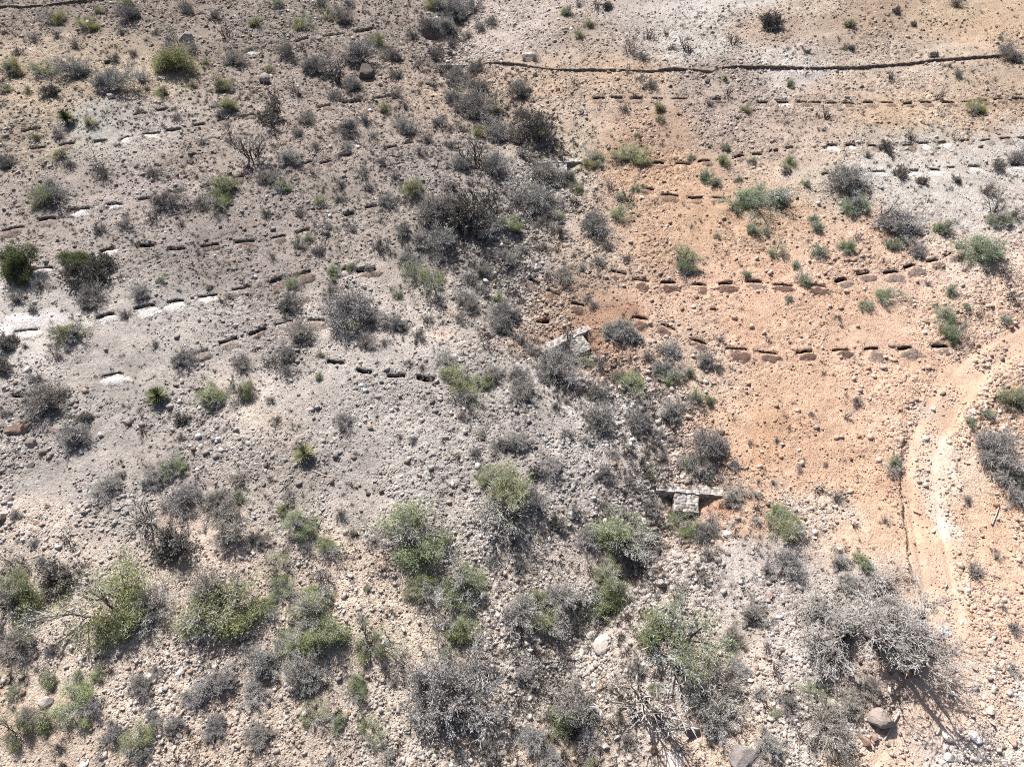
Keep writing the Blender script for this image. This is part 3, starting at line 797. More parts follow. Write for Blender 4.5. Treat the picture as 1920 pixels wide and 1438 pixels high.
# ------------------------------------------------------------------ plants: prototype meshes one metre across
class MB:
    def __init__(self): self.v = []; self.f = []
    def prism(self, p, q, r0, r1):
        p, q = np.array(p), np.array(q); d = q - p; L = np.linalg.norm(d) + 1e-9; d /= L
        a = np.cross(d, (0.31, 0.2, 0.93)); a /= np.linalg.norm(a) + 1e-9; b = np.cross(d, a)
        k = len(self.v)
        for c, r in ((p, r0), (q, r1)):
            for j in range(3):
                t = j * 2.0944
                self.v.append(tuple(c + (a * math.cos(t) + b * math.sin(t)) * r))
        for j in range(3):
            j2 = (j + 1) % 3
            self.f.append((k + j, k + j2, k + 3 + j2)); self.f.append((k + j, k + 3 + j2, k + 3 + j))
    def blade(self, p, q, wd, flat=None):
        p, q = np.array(p), np.array(q); d = q - p
        a = np.cross(d, rng.normal(size=3) if flat is None else flat); a *= wd / (np.linalg.norm(a) + 1e-9)
        k = len(self.v)
        self.v += [tuple(p - a), tuple(p + a), tuple(q)]
        self.f.append((k, k + 1, k + 2))
    def leafq(self, c, s):
        a = rng.normal(size=3); a *= s / np.linalg.norm(a); b = np.cross(a, rng.normal(size=3)); b *= 0.55 * s / (np.linalg.norm(b) + 1e-9)
        c = np.array(c); k = len(self.v)
        self.v += [tuple(c - a), tuple(c + b), tuple(c + a), ]
        self.f.append((k, k + 1, k + 2))
    def mesh(self, name, mat):
        me = mk_mesh(name, np.array(self.v), np.array(self.f)); me.materials.append(mat); return me

def unit(v): return v / (np.linalg.norm(v) + 1e-9)

def grow(stems, levels, nbr, leaf, twig_n, tw, spread=(15, 78), hgt=0.6, droop=0.0, leaf_s=0.02, leaf_n=0, leaf_cover=1.0, bw=0.012, jit=0.35, asym=0.38, clump=1.0, tdir=.75):
    """a many-stemmed shrub of diameter 1: returns (wood mesh builder, fine twigs, leaves)"""
    W, T, F = MB(), MB(), MB()
    tips = []
    ph0 = rng.uniform(0, 6.28)
    def branch(p, d, L, lv, r):
        n = 3 if lv < levels else 2
        q = p
        for i in range(n):
            d = unit(d + rng.normal(size=3) * jit * 0.4 + np.array([0, 0, 0.05 - droop * (i / n)]))
            q2 = q + d * L / n
            if q2[2] < 0.01: q2[2] = 0.015
            if lv <= 1: W.prism(q, q2, r * (1 - 0.25 * i / n), r * (1 - 0.25 * (i + 1) / n))
            else: T.blade(q, q2, max(r, tw))
            q = q2
            if lv < levels:
                for b in range(nbr if i > 0 or lv > 0 else max(1, nbr - 1)):
                    dd = unit(d + rng.normal(size=3) * (.3 + .42 * tdir) + np.array([0, 0, 0.02]))
                    branch(q, dd, L * rng.uniform(0.45, 0.72), lv + 1, r * 0.55)
        if lv >= levels - 1:
            for k in range(twig_n):
                dd = unit(d + rng.normal(size=3) * tdir)
                e = q + dd * L * rng.uniform(0.25, 0.6)
                if e[2] < 0: e[2] = 0.01
                T.blade(q, e, tw)
            tips.append((q, d))
    for s in range(stems):
        ph = ph0 + 6.283 * (s + rng.uniform(-0.3, 0.3)) / stems
        th = R(rng.uniform(*spread)) * (0.6 + 0.4 * math.sqrt(s / max(1, stems - 1)))
        d = np.array([math.sin(th) * math.cos(ph), math.sin(th) * math.sin(ph), math.cos(th)])
        L = 0.26 * (1 + asym * math.cos(ph - ph0)) * rng.uniform(0.55, 1.2) * (0.75 + 0.4 * math.sin(th))
        branch(np.array([0.02 * math.cos(ph), 0.02 * math.sin(ph), -0.03]), d, L, 0, bw)
    if leaf_n:
        # leafy boughs: whole sides of the crown in leaf, others bare
        cuts = [unit(rng.normal(size=3)) for _ in range(3)]
        for (q, d) in tips:
            sc = max(np.dot(unit(np.array(q) - (0, 0, 0.2)), c) for c in cuts)
            if leaf_cover < 1 and sc < 1 - 1.25 * leaf_cover: continue
            if float(vnoise(np.array([q[0] / .09 + q[2] / .07]), np.array([q[1] / .09 + ph0 * 9]), 4)[0]) + .5 > clump + .15: continue
            for k in range(leaf_n):
                F.leafq(q + rng.normal(size=3) * 0.034 + d * 0.02, leaf_s * rng.uniform(0.6, 1.3))
    # normalise to one metre across and the height asked for
    A = np.array(T.v + W.v + F.v)
    r = np.percentile(np.hypot(A[:, 0], A[:, 1]), 94); hz = np.percentile(A[:, 2], 98)
    for B in (W, T, F):
        B.v = [(x * 0.5 / r, y * 0.5 / r, z * hgt / hz) for x, y, z in B.v]
    return W, T, F

PROTO = {}
def proto(key, n, hgt, fn):
    PROTO[key] = []
    for i in range(n):
        W, T, F = fn()
        parts = []
        if W.v: parts.append(('stem', W.mesh('stem', M['bark'] if key[0] in 'GMWAg' else M['twig'])))
        if T.v: parts.append(('twig_crown', T.mesh('twig_crown', M['twig'])))
        if F.v: parts.append(('foliage', F.mesh('foliage', M['leaf'])))
        PROTO[key].append((parts, hgt))
# big / small versions
proto('gL', 5, .52, lambda: grow(26, 3, 2, 0, 4, .0036, (6, 82), .48, bw=.0075, jit=.22, tdir=.42))
proto('gS', 5, .60, lambda: grow(20, 2, 2, 0, 6, .0050, (5, 78), .55, bw=.009, jit=.22, tdir=.42))
proto('GL', 5, .55, lambda: grow(7, 3, 2, 1, 1, .0034, (25, 82), .48, leaf_s=.0125, leaf_n=8, leaf_cover=.72, bw=.015, jit=.26, clump=.42, tdir=.5))
proto('GS', 5, .62, lambda: grow(9, 2, 3, 1, 3, .0055, (15, 78), .55, leaf_s=.021, leaf_n=6, leaf_cover=.6, bw=.012, jit=.26, clump=.5, tdir=.5))
proto('ML', 5, .55, lambda: grow(15, 3, 2, 1, 3, .0036, (10, 80), .50, jit=.24, tdir=.45, clump=.7, leaf_s=.0125, leaf_n=7, leaf_cover=.38, bw=.012))
proto('MS', 4, .60, lambda: grow(14, 2, 2, 1, 6, .0050, (10, 78), .55, jit=.24, tdir=.45, leaf_s=.022, leaf_n=8, leaf_cover=.4, bw=.012))
proto('DL', 3, .62, lambda: grow(12, 3, 2, 1, 1, .005, (5, 70), .62, leaf_s=.02, leaf_n=12, leaf_cover=1.0, bw=.014))
proto('DS', 3, .60, lambda: grow(18, 2, 3, 0, 8, .009, (5, 80), .55, bw=.012))
proto('WL', 4, .75, lambda: grow(6, 2, 2, 0, 3, .0045, (8, 55), .80, bw=.010, jit=.3))
proto('WS', 4, .85, lambda: grow(7, 1, 2, 0, 4, .008, (5, 50), .85, bw=.012, jit=.3))
proto('AL', 1, .60, lambda: grow(7, 4, 2, 0, 2, .0016, (20, 76), (.50), bw=.024, jit=.4))

def tuft_mesh(n=60, h=0.6):
    B = MB()
    for k in range(n):
        ph = rng.uniform(0, 6.28); th = R(abs(rng.normal(0, 38))); th = min(th, 1.45)
        L = rng.uniform(0.3, 0.62)
        p = np.array([0.05 * math.cos(ph), 0.05 * math.sin(ph), -0.03]); q = p + L * np.array([math.sin(th) * math.cos(ph), math.sin(th) * math.sin(ph), math.cos(th) * h * 1.4])
        B.blade(p, q, 0.016)
    return B
TUFTS = [tuft_mesh() for _ in range(6)]
TUFT_ME = [b.mesh('grass_tuft', M['dry']) for b in TUFTS]

def yucca_mesh(n=190):
    B = MB()
    for k in range(n):
        f = (k + .5) / n; ph = k * 2.39996; th = math.acos(1 - 1.15 * f)
        L = 0.5 * rng.uniform(0.85, 1.08)
        d = np.array([math.sin(th) * math.cos(ph), math.sin(th) * math.sin(ph), math.cos(th)])
        c = np.array([0, 0, 0.28]); p = c + d * 0.05; m = c + d * L * 0.5; q = c + d * L
        a = np.cross(d, (0, 0, 1)); a = unit(a) * 0.017
        i = len(B.v)
        B.v += [tuple(p - a * .7), tuple(p + a * .7), tuple(m + a), tuple(m - a), tuple(q)]
        B.f += [(i, i + 1, i + 2), (i, i + 2, i + 3), (i + 3, i + 2, i + 4)]
    return B.mesh('blades', M['blade'])
def stalk_mesh():
    B = MB(); p = np.array([0, 0, 0.0])
    B.prism(p, (0, 0, .3), .07, .06); return B.mesh('trunk', M['bark'])
YUC = [yucca_mesh(), yucca_mesh(130)]; YTR = stalk_mesh()

# ------------------------------------------------------------------ landmarks used by the descriptions
LM = [((1290, 930), 'the lowest stone check dam'), ((1062, 640), 'the middle stone check dam'), ((1045, 310), 'the upper stone check dam'), ((852, 112), 'the low stone sill'),
      ((1130, 131), 'the long stone wall'), ((1500, 127), 'the middle of the long stone wall'), ((1890, 101), 'the end of the long stone wall'), ((100, 8), 'the short stone wall'),
      ((295, 742), 'the dark-tipped yucca'), ((571, 852), 'the round pale yucca'), ((123, 225), 'the dark green yucca clump'), ((1716, 880), 'the dirt road bend'), ((1880, 660), 'the upper dirt road'),
      ((1750, 1150), 'the lower dirt road'), ((1658, 1352), 'the grey boulder by the track'), ((1775, 1181), 'the white boulder on the track'), ((1132, 1205), 'the pale rock slab'), ((1640, 1165), 'the largest bare tree'),
      ((1255, 1200), 'the broad green mesquite'), ((205, 1150), 'the spreading radial mesquite'), ((690, 1205), 'the star-shaped mesquite'), ((25, 500), 'the big olive tree'), ((810, 520), 'the yellow-green gully tree'),
      ((1415, 365), 'the bright green mesquite'), ((670, 578), 'the big round grey shrub'), ((1275, 500), 'the green sapling on orange soil'), ((1430, 665), 'the lower orange trench row'), ((1350, 532), 'the upper orange trench row'),
      ((1860, 460), 'the mixed shrub on pale soil'), ((330, 575), 'the white spoil heaps'), ((816, 62), 'the dark eroded hollow'), ((502, 150), 'the tilted grey boulder'), ((686, 140), 'the dark round boulder'),
      ((30, 805), 'the orange boulder'), ((1777, 1378), 'the white boulders at the road foot'), ((830, 1310), 'the biggest grey thicket'), ((420, 1150), 'the long green thicket'), ((1690, 420), 'the dark round shrub on pale soil'),
      ((1778, 610), 'the leaning green shrub by the road'), ((1600, 193), 'the faint trench row'), ((1750, 318), 'the white-spotted trench row'), ((940, 925), 'the tall mixed thicket'), ((780, 1000), 'the wide dark-limbed mesquite'),
      ((410, 960), 'the grey thicket on the slope'), ((1395, 1420), 'the bleached slab at the bottom'), ((610, 320), 'the mound in the upper left slope'), ((430, 455), 'the reddish spoil heaps')]
WORDS_DIR = {'r': 'right of', 'l': 'left of', 'u': 'above', 'd': 'below'}
PENDING = []   # (object, px, py, first words, size in m)
def later(o, px, py, what): PENDING.append((o, px, py, what))
def finish_labels():
    buckets = {}
    for o, px, py, what in PENDING:
        best = None
        for (lx, ly), nm in LM:
            d = math.hypot(px - lx, (py - ly) * 1.3)
            if d < 3: d = 9999
            if best is None or d < best[0]: best = (d, nm, px - lx, py - ly)
        d, nm, dx, dy = best
        dr = ('r' if dx > 0 else 'l') if abs(dx) > abs(dy) * 1.2 else ('d' if dy > 0 else 'u')
        buckets.setdefault((what, dr, nm), []).append((d, o))
    used = set()
    for (what, dr, nm), lst in buckets.items():
        lst.sort(key=lambda t: t[0])
        for k, (d, o) in enumerate(lst):
            if len(lst) == 1: lab = f'{what} {WORDS_DIR[dr]} {nm}'
            else: lab = f'{what}, {ORD[k] + " " if k else ""}closest {WORDS_DIR[dr]} {nm}'
            lab = ' '.join(lab.split()[:16])
            o['label'] = lab

# ------------------------------------------------------------------ hand-placed plants: px, py, width px, kind
# g grey bare  G green  M half green  D dense dark  W wiry open  A great bare tree  Y yucca
PL = """
100 33 42 M;238 4 34 G;246 24 46 g;165 48 38 G;182 20 24 M;62 70 30 g;105 64 24 g;140 83 26 g;143 127 60 g;195 152 72 g;80 129 50 G;20 130 46 M;8 168 28 G;50 170 22 M;97 170 30 D;318 112 76 M;357 88 34 g;350 20 26 g
422 62 30 W;305 172 28 M;360 160 20 G;415 162 40 M;425 200 40 M;265 148 30 g;168 229 24 G;68 257 20 G;108 252 28 g;112 290 30 M;180 302 44 W;285 325 34 g;90 352 45 g;10 305 36 g;470 280 72 W;435 110 40 g;475 42 24 G
385 116 20 M;415 346 50 M;130 307 26 g;192 325 30 g;345 8 26 g;400 30 24 g;290 60 20 g;30 98 24 g;215 110 22 g;250 100 18 g;330 220 20 g;380 265 18 g;230 60 22 g
615 26 46 G;645 32 44 g;560 42 52 G;525 6 28 G;655 6 30 g;600 6 30 g;820 8 40 M;850 18 60 g;886 14 32 g;840 46 48 g;902 50 26 g;920 38 30 g;876 66 26 g;802 44 30 g;845 80 28 g;535 92 38 g;583 122 56 g;622 136 32 W;665 100 56 g
705 75 36 M;742 105 38 g;776 66 28 g;505 131 22 G;550 160 38 W;513 180 30 W;632 146 32 W;665 158 38 g;625 180 30 g;572 220 36 g;508 213 50 D;745 140 30 g;782 120 26 W;815 100 30 g;830 132 24 W;852 140 46 g;890 128 36 g;848 153 32 g
900 160 46 g;880 195 74 g;850 186 40 g;908 216 54 g;722 203 28 G;765 241 44 g;650 236 46 g;685 226 30 g;820 226 34 g;865 240 28 g;895 246 34 M;930 206 28 G;935 250 58 g;890 288 60 W;922 308 50 g;870 306 40 g;786 286 26 g;540 298 42 g
495 332 36 g;775 347 50 M;530 353 32 G;848 346 34 g;716 302 30 g;652 272 26 g;592 273 20 g;845 272 24 g;802 262 30 g;560 250 22 g;700 255 22 g;740 330 24 g;680 320 24 g;640 345 24 g;740 175 26 g;700 130 24 W;760 200 22 g
1063 22 22 M;1086 8 20 g;1107 45 24 G;1087 66 22 G;1140 13 20 D;1120 10 20 W;1180 86 40 W;1206 105 26 g;1218 66 26 W;1250 60 22 W;1260 90 20 g;1290 88 28 W;1445 45 36 D;1376 76 26 W;980 170 42 g;1080 156 22 W;1176 132 20 W
1200 144 24 g;1220 160 24 g;1365 176 22 W;1396 204 26 G;1235 200 26 M;1240 221 20 G;1170 203 22 g;1005 238 66 D;970 256 50 g;1010 226 34 M;980 212 30 g;1196 253 16 G;1166 291 36 G;1196 292 50 G;1116 298 42 M;1298 296 20 G;1362 277 18 G
1356 300 24 G;1410 302 18 G;1322 331 32 G;1342 342 22 M;1420 360 96 G;1392 374 54 G;1385 336 16 G;1018 332 62 g;1062 334 42 g;980 290 32 g;1190 350 36 G;1086 356 28 G;1146 350 24 W;1003 110 20 g;1330 196 18 g
1595 45 24 M;1595 91 14 D;1680 20 14 D;1795 5 26 g;1876 70 18 g;1886 88 30 g;1906 106 42 g;1752 102 16 D;1798 139 20 g;1672 143 20 W;1780 122 18 M;1482 158 20 G;1760 180 20 W;1552 216 24 W;1710 256 26 W;1833 203 38 G
1662 275 26 D;1628 291 18 g;1692 322 28 D;1730 338 18 D;1795 337 16 D;1906 298 38 g;1876 311 30 g;1600 342 76 g;1583 320 22 G;1476 318 26 G;1482 302 24 G;1511 345 18 G;1852 356 34 g;1515 97 12 D;1715 46 12 D
95 366 56 M;300 376 60 g;285 398 36 W;230 420 32 g;185 431 30 g;375 378 32 g;410 372 50 M;25 497 72 B;72 532 32 g;30 560 34 g;150 490 56 B;170 522 66 D;193 493 36 D;165 560 56 g;300 524 18 G;393 538 16 G;265 548 36 g;430 556 20 g
128 622 56 M;10 643 38 D;98 658 36 W;335 673 46 g;448 678 40 g;2 690 32 D;70 710 32 g;235 590 20 g;290 646 20 g;340 420 18 g;60 580 26 g
600 380 26 G;636 371 24 g;720 376 36 g;835 382 80 g;872 402 82 D;838 395 36 G;880 385 26 G;900 424 60 g;800 402 60 g;755 426 36 g;830 442 70 g;785 450 36 g;710 460 34 g;760 486 50 g;957 422 42 G;940 482 42 g;950 497 36 W
556 457 30 M;576 446 20 G;810 518 98 G;872 562 42 g;748 552 24 G;545 531 42 G;625 506 26 G;656 502 22 G;625 525 18 G;535 572 46 g;620 546 32 g;670 578 102 g;636 580 24 G;660 614 42 M;750 606 46 g;785 628 28 g;685 642 36 g;560 602 32 W
565 628 50 g;540 666 40 g;505 672 36 W;600 666 16 G;597 706 16 G;535 690 30 g;906 626 28 W;912 648 24 W;940 580 56 g;940 612 46 g;886 576 36 g;860 592 30 g;905 512 36 g;900 542 28 g;840 672 40 g;765 677 20 g;790 686 20 g;720 642 20 g
852 702 48 M;905 716 36 G;932 560 28 G;930 700 40 g;690 505 18 g;600 470 22 g;660 430 22 g;560 400 26 g;500 400 24 g;615 425 26 g;690 350 26 g;510 480 22 g;820 560 34 g;800 600 26 g;880 520 30 g;980 470 28 g
1020 372 90 g;1080 376 26 W;1110 412 60 g;1110 424 30 G;1048 405 26 M;1160 397 46 G;1180 372 30 W;1050 432 32 g;1020 411 32 g;1140 461 26 g;1016 464 24 g;1055 509 44 g;1118 491 28 g;1092 501 24 g;1176 486 18 g;1283 488 52 G;1288 508 34 g
1345 442 16 G;1410 431 26 G;1437 431 22 G;1400 513 18 G;962 590 40 g;1145 620 50 g;1162 612 44 g;1196 632 36 g;1068 636 32 W;1040 692 82 g;1100 676 32 M;1126 682 32 g;1252 656 40 g;1326 676 36 g;1346 690 22 g;1350 637 18 g
1240 692 50 g;1252 706 36 M;1160 706 42 g;1192 713 56 G;1292 700 26 M;968 702 50 g;1380 386 28 G;1100 560 20 g;1112 572 18 g;1000 660 34 g;1215 670 24 g;1010 420 30 g;980 640 30 g;1165 370 22 M
1462 372 34 M;1605 386 46 M;1663 400 50 W;1697 421 76 g;1870 386 46 W;1876 411 42 M;1902 402 30 g;1855 461 86 M;1886 506 30 W;1770 426 34 M;1672 458 32 M;1725 473 36 g;1588 458 36 M;1608 443 20 W;1532 425 24 G;1525 410 18 G
1535 473 30 G;1456 471 42 G;1494 496 20 G;1506 524 32 M;1662 548 50 G;1624 568 28 G;1740 532 16 g;1786 547 26 G;1778 592 56 G;1784 622 46 M;1815 573 18 G;1840 590 18 W;1848 505 20 W;1900 552 30 W;1886 600 22 M;1572 593 18 M;1480 560 16 M
95 746 72 g;400 746 56 M;456 736 44 M;10 776 26 g;158 783 26 D;337 786 28 D;140 821 56 g;338 820 26 M;200 906 46 g;226 888 22 g;290 897 50 g;322 876 46 M;342 926 66 g;400 938 60 g;270 966 72 W;420 962 72 g;425 1002 52 g
318 1026 62 D;450 896 32 g;446 930 22 G;476 1010 36 g;125 1010 26 W;20 1052 50 W;108 1082 58 D;80 1052 26 g;25 1102 60 g;232 1046 16 g;64 1018 22 g;30 965 20 g
508 748 18 g;645 783 36 g;520 786 18 g;775 826 22 g;750 819 14 g;866 780 22 g;870 730 60 M;950 832 36 g;948 930 112 M;915 890 46 M;565 982 56 M;530 952 30 M;570 1032 32 g;616 1026 42 M;780 1002 112 M;700 1011 30 g;525 1066 66 G
600 1072 44 W;875 1066 32 M;916 1056 22 g;638 964 20 g;660 1000 22 g;905 812 26 g;890 850 24 g;540 925 24 g
985 736 46 g;1042 760 26 g;1062 752 14 g;1115 735 42 g;1115 786 62 g;1066 810 32 g;1098 822 30 g;1202 786 56 g;1226 812 32 g;1266 772 46 g;1246 782 22 g;1302 746 30 G;1331 750 26 G;1340 832 72 g;975 832 46 g;1036 866 46 g;1131 886 38 g
1000 886 26 D;984 926 62 g;1216 886 28 M;1285 866 30 G;1316 882 52 g;1181 906 22 g;1176 836 26 W;1380 932 48 g;1416 926 22 g;1375 870 24 g;1405 830 14 g;1040 981 28 D;1080 961 32 g;1100 1001 46 g;1162 1003 92 M;1262 972 46 G;1290 992 52 M
1322 1002 50 g;1215 955 34 g;1200 1042 42 g;1332 1042 30 g;1136 1066 52 M;970 975 30 g;975 1062 32 g;1260 830 30 g;1150 850 22 g;1245 860 24 g;1130 950 30 g;1170 960 26 g;1220 1000 30 g;1240 1030 30 g;1010 960 24 g
1466 957 52 G;1490 986 72 M;1476 1046 60 g;1534 916 26 W;1570 936 30 g;1500 876 16 g;1587 780 18 W;1607 753 20 g;1457 826 12 g;1450 905 16 g;1680 866 28 G;1678 882 30 g;1616 1045 32 G;1628 1061 26 G;1575 1056 36 g;1862 832 82 g
1890 872 76 g;1906 745 60 M;1856 777 24 M;1820 790 22 G;1896 900 46 M;1912 926 40 g;1816 936 20 g;1830 1070 32 g;1660 976 20 g;1520 776 12 g;1550 870 12 g;1870 1045 20 g;1420 975 24 g
30 1122 102 M;205 1132 185 G;268 1150 84 g;205 1190 60 G;420 1150 128 G;395 1112 90 g;362 1175 50 M;95 1220 24 g;90 1277 34 G;145 1266 22 G;180 1268 30 G;140 1312 72 G;170 1320 40 g;155 1356 32 M;20 1296 36 G;25 1372 92 G;80 1356 32 M
265 1277 46 g;290 1256 22 g;280 1342 36 g;326 1362 36 g;215 1372 50 g;260 1386 56 G;400 1356 40 g;375 1306 50 g;350 1300 18 G;420 1272 60 g;470 1292 50 g;470 1374 22 g;30 1195 60 g;45 1345 40 g;265 1420 36 g;110 1400 30 g
525 1112 56 G;500 1132 60 G;592 1116 76 M;590 1182 90 M;638 1196 30 G;690 1205 112 G;500 1246 70 g;576 1272 82 g;585 1342 66 G;636 1352 30 G;688 1367 66 G;670 1292 46 M;832 1312 162 g;835 1222 26 G;858 1178 62 M;800 1102 70 M
870 1102 80 M;965 1152 72 g;490 1372 46 g;730 1412 36 g;620 1422 22 g;740 1276 26 g;915 1262 30 g;945 1332 26 g;906 1402 42 g;860 1416 32 g;685 1100 16 G;940 1220 16 g;460 1190 36 g;540 1200 50 M;850 1270 50 g
1040 1116 62 g;1000 1122 42 M;1020 1167 62 M;1136 1122 76 M;1130 1090 44 G;1270 1108 40 W;1256 1200 182 G;1342 1312 112 g;1212 1312 130 W;1100 1322 96 g;1050 1336 60 M;1000 1377 50 g;1030 1412 46 g;1100 1392 50 g;1107 1426 26 G
980 1272 46 g;1086 1156 26 g;1080 1182 26 g;1175 1382 32 g;1226 1286 26 G;1410 1156 50 g;1372 1202 50 g;1340 1360 70 g;1425 1302 30 g;1390 1252 42 g;1200 1250 40 g;1300 1290 60 g;1270 1400 30 g;1150 1280 40 W;1440 1070 30 g;1060 1240 26 g
1640 1155 232 A;1535 1290 62 G;1556 1346 92 g;1600 1322 50 g;1450 1392 60 g;1452 1330 22 G;1480 1312 36 g;1455 1255 26 W;1440 1210 22 W;1895 1252 26 g;1902 1176 26 g;1880 1138 16 g;1540 1220 30 g;1590 1085 40 g;1620 1290 44 g
295 742 46 Y;570 850 44 Y;123 223 38 Y;1360 148 15 Y;413 562 13 Y
"""
PCOL = {'g': [(1, 1, 1), (.9, .88, .9), (1.05, 1.0, .95), (.85, .82, .80), (1.12, 1.1, 1.1)], 'G': [(1, 1, 1), (.95, 1.02, .9), (1.0, 1.0, .95), (.9, 1, 1.0)],
        'M': [(1, 1, 1), (.95, .95, .9)], 'D': [(.58, .55, .52), (.7, .66, .62)], 'W': [(.9, .85, .82), (1.1, 1.05, 1.0)], 'A': [(.86, .83, .82)], 'B': [(.55, .56, .5)]}
def place_plant(root, parts, col, leafcol, wood_col=None):
    for nm, me in parts:
        o = bpy.data.objects.new(nm, me); C.objects.link(o); o.parent = root
        c = leafcol if nm == 'foliage' else col
        o.color = (c[0], c[1], c[2], 1)

plants = [tuple(p.split()) for line in PL.strip().splitlines() for p in line.split(';')]
PK = np.array([[float(a), float(b), float(c)] for a, b, c, k in plants])
HF = {'g': .5, 'G': .5, 'M': .5, 'D': .5, 'W': .7, 'A': .52, 'Y': .6, 'B': .6}
kinds = [p[3] for p in plants]
lift0 = np.zeros(len(PK))
x, y, z = hit(PK[:, 0], PK[:, 1], 0.0)
wm = PK[:, 2] / scale_at(x, y, z) * 1.03
lift = wm * np.array([HF[k] for k in kinds]) * 0.42
x, y, z = hit(PK[:, 0], PK[:, 1], lift)
z = h_full(x, y)
PLANT_XY = np.c_[x, y, wm]
KIND_WORD = {'g': ('bare grey shrub', 'bare_shrub', 'shrub'), 'G': ('green leafy shrub', 'green_shrub', 'shrub'), 'M': ('half-leafed grey-green shrub', 'mixed_shrub', 'shrub'),
             'D': ('dense dark shrub', 'dark_shrub', 'shrub'), 'W': ('wiry open-branched shrub', 'wiry_shrub', 'shrub'), 'A': ('largest bare grey tree', 'bare_tree', 'tree'), 'Y': ('spiky yucca', 'yucca', 'yucca'),
             'B': ('dense olive-green round tree', 'olive_tree', 'tree')}
GRP = {'bare_shrub': 'bare grey shrubs on the slopes', 'green_shrub': 'green shrubs on the slopes', 'mixed_shrub': 'half-leafed shrubs on the slopes', 'dark_shrub': 'dense dark shrubs', 'wiry_shrub': 'wiry open shrubs',
       'mesquite_tree': 'mesquite trees', 'yucca': 'yuccas', 'olive_tree': 'dense olive trees', 'bare_tree': 'bare trees'}
for i, k in enumerate(kinds):
    W = wm[i]; px, py = PK[i, :2]
    what, nm, cat = KIND_WORD[k]
    big = PK[i, 2] > 34
    if k in 'GM' and W > 2.9: nm, cat, what = 'mesquite_tree', 'tree', ('green leafy mesquite' if k == 'G' else 'sparse half-green mesquite')
    root = empty(nm, (x[i], y[i], z[i] - 0.02 * W), random.uniform(0, 6.28), (W * random.uniform(.94, 1.1), W * random.uniform(.94, 1.1), W * random.uniform(.85, 1.15)))
    tag(root, None, cat, GRP[nm])
    if k == 'Y':
        j = 0 if PK[i, 2] > 20 else 1
        b = bpy.data.objects.new('blades', YUC[j]); C.objects.link(b); b.parent = root
        t = bpy.data.objects.new('trunk', YTR); C.objects.link(t); t.parent = root
        b.color = {0: (.5, .52, .5, 1), 1: (.85, .78, .85, 1), 2: (.3, .36, .3, 1), 3: (.6, .6, .4, 1), 4: (1.5, 1.3, 1.9, 1)}[sum(1 for q in kinds[:i] if q == 'Y')]
        root['label'] = ['yucca with pale tips and dark heart on grey stony slope above the round pale yucca', 'round pale yellow-green yucca on bare grey ground beside its fallen white stalk',
                         'dark green yucca clump on pinkish soil in the upper left slope', 'tiny yucca on dark stones just below the long stone wall', 'small dried-out straw-coloured yucca beside the white spoil heaps'][sum(1 for q in kinds[:i] if q == 'Y')]
        continue
    if k == 'A': key = 'AL'
    elif k == 'B': key = 'DL'
    elif k == 'D': key = 'DS'
    else: key = k + ('L' if big else 'S')
    parts, hgt = random.choice(PROTO[key])
    col = random.choice(PCOL[k if k in PCOL else 'g']); s = random.uniform(.86, 1.14); col = tuple(c * s for c in col)
    lc = random.choice(PCOL['G']); s = random.uniform(.85, 1.15); lc = tuple(c * s for c in lc)
    if py < 330: lc = (lc[0] * 1.1, lc[1], lc[2] * .9)
    if px > 1150 and 230 < py < 700: lc = (lc[0] * .93, lc[1] * 1.0, lc[2] * 1.15)
    if k == 'B': lc = (.42, .47, .42); col = (.5, .45, .42)
    place_plant(root, parts, col, lc)
    size = 'small' if W < 1.15 else ('medium-sized' if W < 2.1 else 'large')
    if k == 'A': root['label'] = 'largest bare grey tree with dark limbs, left of the dirt road near the bottom'
    else: later(root, px, py, size + ' ' + what)

# the dry flower stalk lying beside the pale yucca, and other dead wood
def stick(pts, r, label, name='fallen_stalk', group=None):
    xs, ys, zs = hit([p[0] for p in pts], [p[1] for p in pts])
    B = MB(); zz = h_full(xs, ys) + r + .03
    o0 = np.array([xs[0], ys[0], zz[0]])
    for a in range(len(pts) - 1):
        B.prism(np.array([xs[a], ys[a], zz[a]]) - o0, np.array([xs[a + 1], ys[a + 1], zz[a + 1]]) - o0, r * (1 - .5 * a / len(pts)), r * (1 - .5 * (a + 1) / len(pts)))
    o = link(name, B.mesh(name, M['deadwood']), None, None, tuple(o0)); tag(o, label, 'dead wood', group)
stick([(583, 882), (600, 889), (615, 894), (632, 896)], .045, 'thin bleached stalk lying on the ground below the round pale yucca')
stick([(39, 442), (48, 445), (56, 449)], .035, 'short pale stick on grey ground beside the brown heap at the left edge')
stick([(1684, 1337), (1676, 1352), (1668, 1368), (1657, 1387)], .07, 'thin bleached log lying right of the grey boulder by the track', 'fallen_log')
stick([(523, 925), (536, 912), (545, 905)], .03, 'pale bent stick on stony ground below the round pale yucca')
stick([(1858, 985), (1866, 968), (1872, 950), (1869, 942)], .07, 'bleached upright dead branch beside a small grey shrub at the right edge', 'dead_branch')
stick([(876, 890 + 50), (930, 960)], .04, 'pale bare pole lying under the tall mixed thicket', 'fallen_pole')

